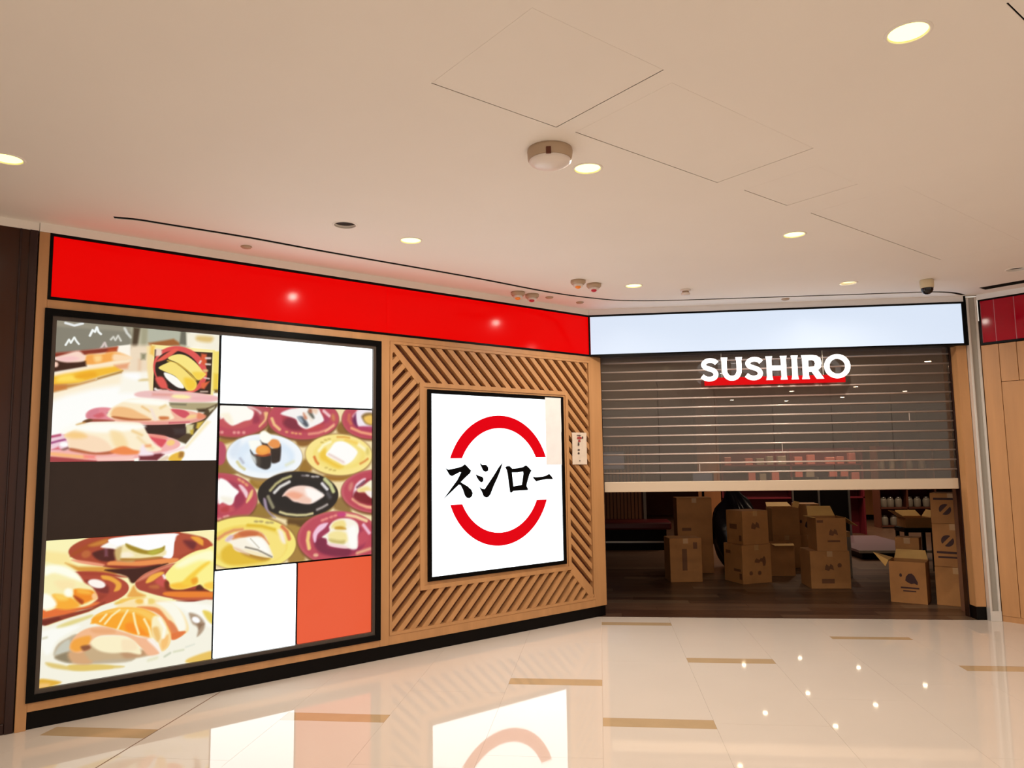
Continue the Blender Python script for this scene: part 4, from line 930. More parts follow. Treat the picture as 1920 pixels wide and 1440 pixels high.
for k in range(-40, 41):
    c = (OX0+OZ1) + k*PITCH_S                        # falling slats: x + z = c
    strip = [(OX0-1, c-SLAT/2-OX0+1), (OX1+1, c-SLAT/2-OX1-1), (OX1+1, c+SLAT/2-OX1-1), (OX0-1, c+SLAT/2-OX0+1)]
    A_ = half(within(strip, OX0, OX1, IZ1, OZ1), mit_tl[0], -ntl); B_ = half(within(strip, IX1, OX1, OZ0, IZ1), mit_br[0], -nbr)
    slats(A_, B_, c-IZ1 > IX1 - SLAT/2)
    c = (OZ0-OX0) + k*PITCH_S + .03                  # rising slats: z - x = c
    strip = [(OX0-1, OX0-1+c-SLAT/2), (OX1+1, OX1+1+c-SLAT/2), (OX1+1, OX1+1+c+SLAT/2), (OX0-1, OX0-1+c+SLAT/2)]
    A_ = half(within(strip, OX0, IX0, OZ0, OZ1), mit_tl[0], ntl); B_ = half(within(strip, IX0, OX1, OZ0, IZ0), mit_br[0], nbr)
    slats(A_, B_, IX0+c < IZ0 + SLAT/2)
for m, n in ((mit_tl, ntl), (mit_br, nbr)):          # the mitre slats
    h = n*.022
    part('mitre_slat', prism([(m[0][0]-h.x, m[0][1]-h.y), (m[1][0]-h.x, m[1][1]-h.y), (m[1][0]+h.x, m[1][1]+h.y), (m[0][0]+h.x, m[0][1]+h.y)], .002, .05), M['oak'], lat)

# logo lightbox
g = thing('logo_lightbox', 'square glowing white lightbox with black characters inside a split red ring', 'lightbox', (wa(1.205), 0, .545), TH)
part('box_frame', frame(wa(1.97), wa(.448), .545, 2.11, .034, -.012, .05), M['black_frame'], g)
lp = part('lit_panel', box(wa(1.936), wa(.482), .0, .04, .579, 2.076), M['logo_white'], g)
def arc_band(c, r0, r1, z, up):
    a1 = math.asin((z-c[1])/r1); a0 = math.asin((z-c[1])/r0)
    A1 = np.linspace(a1, math.pi-a1, 49); A0 = np.linspace(math.pi-a0, a0, 49)
    if not up: A1 = np.linspace(-math.pi-a1, a1, 49); A0 = np.linspace(a0, -math.pi-a0, 49)
    return [(c[0]+r1*math.cos(a), c[1]+r1*math.sin(a)) for a in A1] + [(c[0]+r0*math.cos(a), c[1]+r0*math.sin(a)) for a in A0]
part('ring_arc', flat([arc_band((wa(1.212), 1.342), .457, .570, 1.537, True)], -.003, -.0005), M['logo_red'], lp)
part('ring_arc', flat([arc_band((wa(1.212), 1.342), .457, .570, 1.150, False)], -.003, -.0005), M['logo_red'], lp)
for k in ('su', 'shi', 'ro', 'bar'):
    part('character', flat([[(-x/1000, z/1000) for x, z in L] for L in KANA[k]], -.0035, -.0005), M['logo_black'], lp)
def sheet(x0, x1, z0, z1, y, seed, thick=.0006):
    bm = bmesh.new(); rnd = random.Random(seed); nx, nz = 7, 9; V = []
    for off in (0, thick):
        V.append([[bm.verts.new((x0+(x1-x0)*i/nx, y + off - .002*math.sin(i*1.1+seed)*math.sin(j*.8) - .001*rnd.random()*(off == 0), z0+(z1-z0)*j/nz)) for i in range(nx+1)] for j in range(nz+1)])
    for a in V:
        for j in range(nz):
            for i in range(nx): bm.faces.new((a[j][i], a[j][i+1], a[j+1][i+1], a[j+1][i]))
    return bm
b0 = (wa(.583), -.016, 1.78)
solo('paper_sheet', sheet(wa(.686), wa(.487), 1.772, 2.096, -.016, 1), M['paper_lit'], 'translucent paper sheet taped over the top right corner of the logo lightbox', 'paper', (wa(.586), -.016, 1.772), TH)
solo('paper_sheet', sheet(wa(.682), wa(.487), 1.466, 1.776, -.0135, 2), M['paper_lit'], 'lower translucent paper sheet taped on the logo lightbox, touching the red ring end', 'paper', (wa(.584), -.0135, 1.466), TH)
n_ = thing('paper_notice', 'small white paper notice stuck on the slats right of the logo lightbox', 'paper', (wa(.245), -.006, 1.465), TH)
pp = part('paper', sheet(wa(.342), wa(.150), 1.465, 1.772, -.007, 5), M['paper'], n_)
for (x, z, w, h, m) in ((-.285, 1.742, .06, .008, 'ink'), (-.282, 1.712, .07, .022, 'ink_red'), (-.215, 1.715, .018, .022, 'ink'), (-.268, 1.683, .035, .02, 'ink_red'), (-.272, 1.648, .022, .03, 'ink'), (-.276, 1.60, .03, .014, 'ink'), (-.276, 1.565, .026, .02, 'ink'), (-.262, 1.5, .02, .006, 'ink')):
    part('printed_mark', prism([(x, z), (x+w*.8, z-.004), (x+w, z+h*.5), (x+w*.6, z+h), (x+w*.1, z+h*.8)], -.0125, -.0115), M[m], pp)

# dark column beyond the left end
dk = structure('wall_left', box(wa(9.5), wa(4.756), .02, .3, 0, 2.95), M['bronze'], (wa(7), .02, 0), TH)
part('edge_trim', box(wa(4.80), wa(4.756), .004, .06, 0, 2.95, .004), M['bronze_trim'], dk)
part('edge_trim', box(wa(4.850), wa(4.838), .008, .06, .05, 2.95, .004), M['bronze_trim'], dk)
part('skirting', box(wa(9.5), wa(4.802), .008, .06, 0, .06, .003), M['bronze_trim'], dk)
structure('trim_3', box(wa(9.5), wa(4.752), .01, .3, 2.95, ZC), M['paint'], (wa(7), 0, 2.95), TH)

# ------------------------------------------------------------------ shop front with the shutter
hd = structure('wall_back', box(.0, 3.50, .24, .45, 2.62, ZC+.08), M['shop_wall'], (1.7, .24, 2.62))
structure('trim_2', box(-.045, 3.50, -.0575, .24, 2.945, ZC), M['trim_glow_paint'], (1.7, -.0575, 2.945))
fs = thing('fascia_lightbox', 'long glowing pale blue white fascia lightbox above the roller shutter', 'sign', (1.72, -.0575, 2.53))
part('sign_frame', frame(-.056, 3.476, 2.53, 2.945, .018, -.0605, .08), M['black_frame'], fs)
part('lit_panel', box(-.036, 3.462, -.0525, .06, 2.549, 2.927), M['white_lit'], fs)
jm = structure('wall_right', box(3.42, 3.50, .02, .2, .118, 2.62), M['oak'], (3.46, .02, .118))
part('jamb_board', box(3.410, 3.4145, .0, .162, .118, 2.62, .001), M['oak'], jm)
part('jamb_board', box(3.415, 3.499, -.002, .02, .118, 2.62, .002), M['oak'], jm)
part('side_frame', box(3.478, 3.4995, -.058, -.003, 2.53, ZC, .001), M['black_frame'], jm)
tag(solo('baseboard_right', box(3.413, 3.4995, .006, .2, 0, .118, .002), M['black'], None, None, (3.456, .006, 0)), kind='structure')
po = thing('aluminium_post', 'tall brushed aluminium corner post right of the shutter opening', 'post', (3.548, -.02, 0))
part('channel', box(3.502, 3.594, -.045, .05, 0, 2.985), M['alu_dark'], po)
part('edge_bead', box(3.501, 3.522, -.062, .0, 0, 2.985, .004), M['alu'], po)
part('edge_bead', box(3.576, 3.596, -.062, .0, 0, 2.985, .004), M['alu'], po)
part('foot', box(3.500, 3.597, -.064, .0, 0, .09, .003), M['alu'], po)

sh = thing('roller_shutter', 'half lowered clear roller shutter with aluminium rods across the shop entrance', 'shutter', (1.72, .15, 1.18))
part('bottom_bar', box(.062, 3.399, .128, .172, 1.183, 1.284, .006), M['bar'], sh)
part('guide_rail', box(3.400, 3.4095, .115, .20, .0, 2.62, .002), M['bronze_trim'], sh, label='dark guide rail')
part('guide_rail', box(.02, .06, .12, .18, .3, 2.62, .003), M['bronze_trim'], sh, label='dark guide rail')
P_ = .0925
for k in range(14):
    z = 1.369 + k*P_
    bm = tube((.062, .15, z), (3.399, .15, z), .0085, 8)
    part('rod', bm, M['rod'], sh, smooth=True)
for k in range(14):
    z0 = 1.284 + .001 if k == 0 else 1.369+(k-1)*P_+.009
    z1 = 1.369 + k*P_ - .009
    for j in range(6):
        a = .062 + (3.337/6)*j; b = a + 3.337/6 - .003
        part('clear_panel', box(a, b, .149, .1515, z0, z1), M['clear'], sh)
    if k in (1, 3, 6): part('joint_clip', box(.6+.4*k, .606+.4*k, .146, .154, z0, z1), M['rod'], sh)

# letters in front of the shutter
sg = thing('letter_sign', 'glowing white capital letter sign with red underline hung before the shutter top', 'sign', (1.73, 0, 2.215))
Y0, Y1 = -.004, .012
def at(x0, x1, pts, z0=2.254, z1=2.486): return [(x0+(x1-x0)*u, z0+(z1-z0)*v) for u, v in pts]
def stem(u0, u1, fl): return [(u0-fl, 0), (u1+fl, 0), (u1, .14), (u1, .86), (u1+fl, 1), (u0-fl, 1), (u0, .86), (u0, .14)]
def letter(loops): part('letter', flat(loops, Y0, Y1), M['letter'], sg)
S_ = [(.90, .765), (.78, .852), (.56, .893), (.33, .862), (.185, .745), (.25, .615), (.48, .535), (.72, .455), (.835, .31), (.75, .16), (.5, .103), (.26, .135), (.08, .235)]
def ess(x0, x1):
    letter([ribbon(smooth_path(at(x0, x1, S_), 5), .045)])
ess(1.029, 1.206); ess(1.452, 1.628)
U_ = smooth_path([(.17, .90), (.17, .55), (.19, .34), (.31, .17), (.5, .115), (.69, .17), (.81, .34), (.83, .55), (.83, .90)], 5)
rb = ribbon(at(1.224, 1.436, U_), .047); n2 = len(U_)
rb = rb[:n2] + rb[n2:]
cap = lambda u: at(1.224, 1.436, [(u-.125, .88), (u+.125, .88), (u+.15, 1), (u-.15, 1)])
bm = flat([rb], Y0, Y1); merge(bm, flat([cap(.17)], Y0, Y1)); merge(bm, flat([cap(.83)], Y0, Y1)); part('letter', bm, M['letter'], sg)
bm = flat([at(1.646, 1.860, stem(.07, .295, .035))], Y0, Y1); merge(bm, flat([at(1.646, 1.860, stem(.705, .93, .035))], Y0, Y1))
merge(bm, prism(at(1.646, 1.860, [(.28, .40), (.72, .40), (.72, .60), (.28, .60)]), Y0+.0004, Y1-.0004)); part('letter', bm, M['letter'], sg)
letter([at(1.883, 1.965, stem(.20, .80, .10))])
Rb = [(.03, 0), (.36, 0), (.325, .14), (.325, .30), (.47, .30), (.68, .0), (1.0, 0), (.74, .36), (.87, .46), (.92, .66), (.87, .86), (.72, .965), (.54, 1), (.03, 1), (.065, .86), (.065, .14)]
letter([at(1.984, 2.192, Rb), at(1.984, 2.192, [(.325, .50), (.325, .79), (.51, .79), (.60, .755), (.64, .645), (.60, .535), (.51, .50)])])
oc = (2.320, 2.370)
letter([[(oc[0]+.120*math.cos(a), oc[1]+.117*math.sin(a)) for a in np.linspace(0, 2*math.pi, 48, endpoint=False)], [(oc[0]+.074*math.cos(a), oc[1]+.073*math.sin(a)) for a in np.linspace(0, 2*math.pi, 36, endpoint=False)]])
part('underline_bar', box(1.066, 2.392, .0125, .03, 2.216, 2.292, .002), M['letter_red'], sg, label='glowing red underline bar')
for x in (1.235, 2.19): part('hanger', box(x-.004, x+.004, .013, .022, 2.28, 2.53), M['alu_dark'], sg)

# ------------------------------------------------------------------ wall turning away on the right (its own frame)
_c = Vector((3.6, -.06, 0)); _l = Matrix.Rotation(-TC, 4, 'Z') @ _c; CX, CY = _l.x, _l.y
wc = structure('wall_right', box(CX, CX+7.5, CY+.05, CY+.25, 0, ZC), M['oak_dark'], (CX+3, CY+.05, 0), TC)
def cpan(u0, u1, z0, z1): part('wood_panel', box(CX+u0+.002, CX+u1-.002, CY, CY+.05, z0+.002, z1-.002, .0015), M['oak'], wc)
cpan(.0, .146, .05, 2.52); cpan(.146, .290, 2.165, 2.52); cpan(.290, .44, 2.165, 2.52); cpan(.146, 1.05, .05, 2.165); cpan(.44, 1.05, 2.165, 2.52)
for k in range(7): cpan(1.05+.9*k, 1.95+.9*k if k < 6 else 7.5, .05, 2.52)
part('skirting', box(CX, CX+7.5, CY+.004, CY+.05, 0, .05), M['oak'], wc)
rt = thing('tile_fascia', 'dark unlit red glass tile band on the wall at the right edge', 'sign', (CX+2, CY, 2.53), TC)
part('edge_strip', box(CX+.004, CX+7.5, CY-.003, CY+.05, 2.523, 2.543), M['black_frame'], rt)
part('edge_strip', box(CX+.004, CX+7.5, CY-.003, CY+.05, 2.937, 2.952), M['black_frame'], rt)
part('edge_strip', box(CX+.004, CX+.02, CY-.003, CY+.05, 2.543, 2.937), M['black_frame'], rt)
us = [.021, .134, .297, .46, .62, .78, .94, 1.10, 1.26, 1.42, 1.58, 1.74, 2.3, 2.9, 3.5, 4.1]
part('grout_bed', box(CX+.02, CX+4.1, CY+.003, CY+.05, 2.543, 2.937), M['tile_grout'], rt)
for a, b in zip(us, us[1:]): part('glass_tile', box(CX+a+.0035, CX+b-.0035, CY, CY+.02, 2.5435, 2.9365, .001), M['red_tile'], rt)
structure('trim_4', box(CX+.0, CX+7.5, CY-.012, CY+.2, 2.952, ZC), M['trim_glow_paint'], (CX+3, CY, 2.952), TC)

# ------------------------------------------------------------------ ceiling fittings
def downlight(x, y, label, state, watts):
    d = thing('downlight', label, 'light', (x, y, ZC), 0, 'round ceiling downlights')
    part('trim_ring', lathe([(.066, .03), (.066, -.001), (.070, -.004), (.077, -.003), (.080, -.0005), (.080, .0), (.070, .0)], 32, (x, y, ZC)), M['paint'], d, smooth=True)
    part('lens', lathe([(0, .016 if state else .004), (.0655, .016 if state else .004), (.0655, .022), (0, .022)], 32, (x, y, ZC)), M[('lens', 'lens_dim', 'dark_gap')[state]], d, label='dark lens' if state == 2 else None)
    if state < 2: lamp(0, 0, -.012, SPOT_W*watts, d)
for ((x, y), lb, st), wt in zip(LIT, (.75, .2, 1.1, 1.1, 1.0, 1.3, 1.1, 0, 0)): downlight(x, y, lb, st, wt)
x, y = -.178, -3.985
a = thing('smoke_alarm', 'round white dome alarm on a beige base beside a lit downlight', 'alarm', (x, y, ZC))
ab = part('base', lathe([(0, 0), (.108, 0), (.110, -.012), (.107, -.050), (.100, -.056), (0, -.056)], 40, (x, y, ZC)), M['beige_plastic'], a, smooth=True)
part('dome', lathe([(.101, -.056), (.102, -.060), (.092, -.070), (.066, -.080), (.03, -.086), (0, -.087)], 40, (x, y, ZC)), M['white_plastic'], a, smooth=True)
part('clip', box(x-.012, x+.012, y-.112, y-.100, ZC-.062, ZC-.028, .003), M['oak_dark'], ab)
def detector(x, y, dot, label):
    d = thing('detector', label, 'detector', (x, y, ZC), 0, 'small ceiling detectors')
    part('base', lathe([(0, 0), (.062, 0), (.063, -.02), (.052, -.034), (0, -.034)], 28, (x, y, ZC)), M['beige_plastic'], d, smooth=True)
    part('head', lathe([(.040, -.034), (.042, -.048), (.03, -.062), (0, -.066)], 24, (x, y, ZC)), M['white_plastic'], d, smooth=True)
    part('indicator', lathe([(.024, -.062), (.023, -.072), (.012, -.079), (0, -.081)], 16, (x, y-.02, ZC+.006)), M[dot], d, smooth=True)
detector(-.118, -1.31, 'amber', 'small ceiling detector with amber tip, left of its red tipped pair, near the inner corner')
detector(.012, -1.16, 'red_dot', 'small ceiling detector with red tip, nearest to the lit downlight by the inner corner')
detector(-.660, -.97, 'amber', 'small amber tipped detector on the strip just above the red fascia')
detector(-.545, -.855, 'red_dot', 'small red tipped detector on the strip just above the red fascia')
x, y = .82, -.80
d = thing('sensor', 'tiny white two tier ceiling sensor between two small downlights', 'sensor', (x, y, ZC))
part('base', lathe([(0, 0), (.045, 0), (.045, -.014), (0, -.014)], 24, (x, y, ZC)), M['white_plastic'], d, smooth=True)
part('neck', lathe([(.03, -.014), (.03, -.03), (0, -.03)], 20, (x, y, ZC)), M['beige_plastic'], d, smooth=True)
part('cap', lathe([(.036, -.03), (.04, -.036), (.038, -.05), (0, -.052)], 24, (x, y, ZC)), M['white_plastic'], d, smooth=True)
x, y = 2.85, -.80
d = thing('dome_camera', 'cream security camera with black dome hanging from ceiling near the aluminium post', 'camera', (x, y, ZC))
part('housing', lathe([(0, 0), (.050, 0), (.056, -.006), (.054, -.06), (.050, -.072), (0, -.072)], 32, (x, y, ZC)), M['cream_plastic'], d, smooth=True)
part('dome', lathe([(.048, -.072), (.047, -.09), (.036, -.112), (.018, -.124), (0, -.127)], 32, (x, y, ZC)), M['black_glass'], d, smooth=True)
for x, y, lb in ((-2.351, -2.695, 'tiny recessed sprinkler cap on the strip above the left end of the red fascia'), (-.397, -.719, 'tiny sprinkler cap on the strip, right beside the red tipped detector'), (-.125, -.445, 'tiny sprinkler cap on the strip at the inner corner'), (1.813, -.235, 'tiny sprinkler cap on the strip above the pale fascia')):
    solo('sprinkler_cap', lathe([(0, 0), (.036, 0), (.038, -.004), (.03, -.012), (.012, -.016), (0, -.017)], 20, (x, y, ZC)), M['beige_plastic'], lb, 'sprinkler', (x, y, ZC), 0, 'sprinkler caps', True)

# ------------------------------------------------------------------ inside the shop
structure('wall_left', box(-1.4, -1.3, .2, 13.6, 0, 2.8), M['shop_wall'], (-1.3, 6, 0))
structure('wall_right', box(8.4, 8.5, .2, 13.6, 0, 2.8), M['shop_wall'], (8.4, 6, 0))
structure('wall_back', box(-1.4, 8.5, 13.5, 13.6, 0, 2.8), M['shop_wall'], (3, 13.5, 0))
structure('wall_front', box(3.475, 8.5, .22, .45, 0, 2.8), M['shop_wall'], (6, .22, 0))
structure('wall_front', box(-1.4, .0, .30, .45, 0, 2.8), M['shop_wall'], (-.7, .4, 0))
ci = structure('ceiling', box(-1.4, 8.5, .45, 13.6, 2.75, 2.82), M['shop_ceiling'], (3, 6, 2.75))
SHOP_LAMPS = [(2.667, 5.98), (3.658, 7.122), (5.119, 8.907), (4.623, 6.529), (3.629, 5.411), (5.93, 7.757), (2.873, 8.975), (4.149, 9.598), (1.85, 3.72), (4.4, 3.0)]  # the last one listed is added to light the front of the shop floor
SHOP_LAMPS.sort(key=lambda q: (q[0]-.02)/(q[1]+7.5))
ORD = ['first', 'second', 'third', 'fourth', 'fifth', 'sixth', 'seventh', 'eighth', 'ninth', 'tenth', 'eleventh']
for i, (x, y) in enumerate(SHOP_LAMPS):
    d = thing('shop_downlight', 'small bright shop ceiling downlight behind the shutter, %s from the left' % ORD[i], 'light', (x, y, 2.75), 0, 'downlights inside the shop')
    part('trim_ring', lathe([(.038, -.001), (.064, -.006), (.068, 0)], 20, (x, y, 2.75)), M['steel'], d, smooth=True)
    part('lens', lathe([(0, -.004), (.038, -.003), (.038, -.0005), (0, -.0005)], 20, (x, y, 2.75)), M['shop_lens'], d)
    lamp(0, 0, -.02, SHOP_W*(.25 if y < 3.8 else 1), d, 125, (1, .78, .56), .03)

# red bench against a slatted panel
b = thing('bench', 'long bench with dark red padded seat against the slatted wall, far left inside', 'bench', (.1, 5.65, 0))
part('seat', box(-1.25, 1.18, 5.35, 5.98, .34, .47, .03), M['bench'], b, smooth=False)
part('base', box(-1.2, 1.1, 5.45, 5.95, 0, .34), M['black'], b)
part('foot_rail', box(-1.2, 1.1, 5.42, 5.45, .12, .15), M['steel'], b)
sp = thing('slatted_panel', 'vertical brown slat wall panel standing behind the red bench', 'panel', (-.25, 6.05, 0))
part('backing', box(-1.25, .76, 6.04, 6.08, 0, 1.75), M['oak_dark'], sp)
k = 0
while -1.24 + k*.062 < .72:
    part('slat', box(-1.24+k*.062, -1.24+k*.062+.046, 6.005, 6.04, .47, 1.75), M['slat'], sp); k += 1
part('end_post', box(.765, .815, 6.0, 6.08, 0, 1.75), M['jar'], sp, label='pale end post')
s = thing('wall_screen', 'dark bluish wall screen at the far left behind the shutter', 'screen', (.18, 6.0, 1.3))
part('bezel', box(-.15, .47, 5.97, 6.004, 1.33, 1.66), M['black_frame'], s); part('display', box(-.13, .45, 5.965, 5.97, 1.35, 1.64), M['blue_screen'], s)
s = thing('counter_screen', 'small grey blue monitor standing behind the shutter left of the red rack', 'screen', (1.81, 6.1, .6))
part('bezel', box(1.62, 2.0, 6.08, 6.11, 1.04, 1.27), M['black_frame'], s); part('display', box(1.645, 1.975, 6.075, 6.08, 1.06, 1.25), M['blue_screen'], s)
part('stand', box(1.79, 1.83, 6.1, 6.13, .0, 1.06), M['black_frame'], s)
c = thing('wood_column', 'brown wood clad column left of the red display rack', 'column', (2.15, 7.9, 0))
part('shaft', box(1.93, 2.36, 7.7, 8.1, .1, 2.75), M['slat'], c); part('plinth', box(1.95, 2.34, 7.72, 8.08, 0, .1), M['black'], c)
c = thing('wood_column', 'brown wood clad column with black plinth, right of the red display rack', 'column', (6.45, 11.6, 0))
part('shaft', box(6.22, 6.70, 11.5, 11.9, .12, 2.75), M['slat'], c); part('plinth', box(6.25, 6.67, 11.53, 11.87, 0, .12), M['black'], c)
r = thing('display_rack', 'red display rack with rows of pink packs in the middle of the shop', 'rack', (3.8, 8.2, 0))
part('back_panel', box(2.42, 5.12, 8.25, 8.29, 0, 1.68), M['rack_red'], r)
for z in (.70, 1.03, 1.34): part('shelf', box(2.42, 5.12, 7.92, 8.25, z, z+.025), M['rack_red'], r)
for x in (2.42, 3.75, 5.09): part('upright', box(x, x+.03, 7.92, 8.25, 0, 1.68), M['rack_red'], r)
ORD = ['first', 'second', 'third', 'fourth', 'fifth', 'sixth', 'seventh', 'eighth', 'ninth', 'tenth']
rnd = random.Random(7)
def packs(z, xs, lb, grp):
    for i, x in enumerate(xs):
        h = .13 + .10*rnd.random(); w = .12+.05*rnd.random()
        solo('gift_pack', box(x, x+w, 7.96, 8.08, z, z+h, .008), M['pink' if rnd.random() > .25 else 'jar'], lb % ORD[i], 'pack', (x+w/2, 8.02, z), 0, grp)
packs(1.365, [2.5, 2.9, 3.12, 3.32, 3.53, 3.85, 4.1, 4.45, 4.66, 4.88], '%s small pack from the left on the upper shelf of the red rack', 'packs on the upper rack shelf')
packs(1.055, [2.95, 3.17, 3.40, 3.85, 4.06, 4.5, 4.72, 4.92], '%s small pack from the left on the lower shelf of the red rack', 'packs on the lower rack shelf')
u = thing('shelving_unit', 'low brown shelving unit holding white jars at the far right', 'shelf', (6.4, 9.45, 0))
part('back_panel', box(5.86, 6.98, 9.62, 9.65, 0, 1.72), M['rack_red'], u)
for z in (.02, .40, .80, 1.2, 1.6): part('shelf', box(5.86, 6.98, 9.25, 9.62, z, z+.03), M['oak_dark'], u)
for x in (5.84, 6.40, 6.96): part('upright', box(x, x+.03, 9.25, 9.62, 0, 1.72), M['oak_dark'], u)
jp = None
def jar(x, z, lb, grp):
    global jp
    if jp is None:
        jp = thing('jar', lb, 'jar', (x, 9.40, z), 0, grp)
        part('body', lathe([(0, 0), (.066, 0), (.07, .01), (.07, .15), (.05, .18), (0, .18)], 14, (x, 9.40, z)), M['jar'], jp, smooth=True)
        part('lid', lathe([(.048, .18), (.05, .184), (.05, .21), (0, .212)], 14, (x, 9.40, z)), M['steel'], jp, smooth=True)
        return
    o = jp.copy(); COL.objects.link(o); o.location = (x, 9.40, z); o['label'] = lb; o['group'] = grp
    for ch in jp.children:
        q = ch.copy(); COL.objects.link(q); q.parent = o
for i, x in enumerate((5.98, 6.12, 6.28, 6.50, 6.66, 6.84)): jar(x, .43, '%s white jar from the left on the middle shelf of the brown shelving unit' % ORD[i], 'jars on the middle shelf')
for i, x in enumerate((5.98, 6.16, 6.50, 6.66)): jar(x, .05, '%s white jar from the left on the bottom shelf of the brown shelving unit' % ORD[i], 'jars on the bottom shelf')
for i, x in enumerate((5.98, 6.2, 6.55, 6.8)): jar(x, 1.23, '%s white jar from the left on the upper shelf, seen through the shutter' % ORD[i], 'jars on the upper shelf')
pl = thing('low_platform', 'low dark platform with pinkish light coloured into its mauve top lying on the shop floor', 'platform', (4.2, 5, 0))
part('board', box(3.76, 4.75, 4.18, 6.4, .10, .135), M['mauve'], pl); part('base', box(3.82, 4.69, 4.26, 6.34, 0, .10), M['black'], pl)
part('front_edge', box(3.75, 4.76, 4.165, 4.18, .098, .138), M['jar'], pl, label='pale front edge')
# dark partition behind the cartons
pt = thing('partition', 'dark partition with steel posts behind the centre cartons', 'partition', (3.9, 6.7, 0))
part('panel', box(3.45, 4.45, 6.68, 6.72, 0, 1.15), M['black'], pt)
for x in (3.45, 3.9, 4.42): part('post', box(x, x+.03, 6.65, 6.68, 0, 1.15), M['steel'], pt)

# cartons
def carton(label, p, w, d, h, deg, open_top=False, marks=(), flaps=(), z=0, name='cardboard_box', ink='print_pale'):
    """p: front left bottom corner on the floor; deg: heading of the front face; marks: (face, u, v, w, h, shape)"""
    rot = math.radians(deg); q = Matrix.Rotation(-rot, 4, 'Z') @ Vector((p[0], p[1], 0)); x0, y0 = q.x, q.y
    t = thing(name, label, 'box', (x0+w/2, y0+d/2, z), rot, 'cardboard cartons')
    if open_top:
        bm = bmesh.new(); e = .006
        box(x0, x0+w, y0, y0+e, z, z+h, bm=bm); box(x0, x0+w, y0+d-e, y0+d, z, z+h, bm=bm); box(x0, x0+e, y0+e, y0+d-e, z, z+h, bm=bm)
        box(x0+w-e, x0+w, y0+e, y0+d-e, z, z+h, bm=bm); box(x0+e, x0+w-e, y0+e, y0+d-e, z, z+e, bm=bm)
        ct = part('carton', bm, M['carton'], t)
    else:
        ct = part('carton', box(x0, x0+w, y0, y0+d, z, z+h, .004), M['carton'], t)
        part('tape_strip', box(x0+w/2-.03, x0+w/2+.03, y0-.0012, y0+d+.0012, z+h-.06, z+h+.0012), M['tape'], ct)
        part('lid_flap', box(x0+.002, x0+w-.002, y0+.002, y0+d/2-.002, z+h, z+h+.004), M['carton'], t); part('lid_flap', box(x0+.002, x0+w-.002, y0+d/2+.002, y0+d-.002, z+h, z+h+.004), M['carton'], t)
    for side, ln, ang in flaps:       # side: left, right, front, back; ang: degrees above level, pointing outwards
        ca, sa = (0, 0) if side == 'free' else (math.cos(math.radians(ang))*ln, math.sin(math.radians(ang))*ln)
        zt = z+h
        if side == 'left': a = [(x0, y0+.01, zt), (x0, y0+d-.01, zt), (x0-ca, y0+d-.03, zt+sa), (x0-ca, y0+.03, zt+sa)]
        if side == 'right': a = [(x0+w, y0+.01, zt), (x0+w, y0+d-.01, zt), (x0+w+ca, y0+d-.03, zt+sa), (x0+w+ca, y0+.03, zt+sa)]
        if side == 'back': a = [(x0+.01, y0+d, zt), (x0+w-.01, y0+d, zt), (x0+w-.03, y0+d+ca, zt+sa), (x0+.03, y0+d+ca, zt+sa)]
        if side == 'front': a = [(x0+.01, y0, zt), (x0+w-.01, y0, zt), (x0+w-.03, y0-ca, zt+sa), (x0+.03, y0-ca, zt+sa)]
        if side == 'free': a = [tuple(Matrix.Rotation(-rot, 4, 'Z') @ Vector(v)) for v in ln]
        bm = bmesh.new(); lo = [bm.verts.new(v) for v in a]; hi = [bm.verts.new((v[0], v[1], v[2]+.005)) for v in a]
        bm.faces.new(lo); bm.faces.new(hi[::-1])
        for i in range(4): bm.faces.new((lo[i], lo[(i+1) % 4], hi[(i+1) % 4], hi[i]))
        part('flap', bm, M['carton_in'], t, label='raised flap with pale inner side')
    for face, u, v, mw, mh, kind in marks:
        shapes = {'bar': [(0, 0), (1, 0), (1, 1), (0, 1)], 'blob': [(.2, 0), (.8, .05), (1, .4), (.85, .85), (.5, 1), (.1, .8), (0, .35)],
                  'leaf': [(.0, .15), (.45, 0), (.6, .3), (1, .1), (.9, .75), (.65, 1), (.5, .6), (.2, .95), (.05, .6)], 'slash': [(0, 0), (.45, 0), (1, 1), (.55, 1)],
                  'emblem': [(0, .35), (.08, .7), (.28, .95), (.55, 1), (.75, .8), (1, .25), (.96, 0), (.72, .14), (.45, .08), (.2, .2)],
                  'half_a': [(.5+.5*math.cos(math.radians(q)), .5+.5*math.sin(math.radians(q))) for q in range(62, 214, 15)],
                  'half_b': [(.5+.5*math.cos(math.radians(q)), .5+.5*math.sin(math.radians(q))) for q in range(242, 394, 15)]}[kind]
        if face == 'front': part('printed_mark', prism([(x0+u+a*mw, z+v+c*mh) for a, c in shapes], y0-.0016, y0-.0002), M[ink], ct)
        else:
            bm = bmesh.new(); lo = [bm.verts.new((x0-.0016, y0+u+a*mw, z+v+c*mh)) for a, c in shapes]; hi = [bm.verts.new((x0-.0002, y0+u+a*mw, z+v+c*mh)) for a, c in shapes]
            bm.faces.new(lo); bm.faces.new(hi[::-1]); n = len(lo)
            for i in range(n): bm.faces.new((lo[i], lo[(i+1) % n], hi[(i+1) % n], hi[i]))
            part('printed_mark', bm, M[ink], ct)
    return t
FLAP_L = [(2.99, .90, .417), (3.122, 1.135, .417), (2.885, 1.02, .487), (2.945, .865, .362)]     # left flap of the front carton, bent open
emblem = lambda u, v, s: (('front', u, v, s, s, 'emblem'), ('front', u-s*.45, v+s*.65, s*.22, s*.32, 'blob'))
ring_mark = lambda u, v, s: (('front', u, v, s, s, 'half_a'), ('front', u, v, s, s, 'half_b'))
carton('small square carton standing alone at the left, in front of the tall leaning one', (.851, 2.08), .393, .34, .525, 7, marks=(('front', .15, .14, .06, .26, 'bar'), ('front', .29, .40, .05, .08, 'bar')))
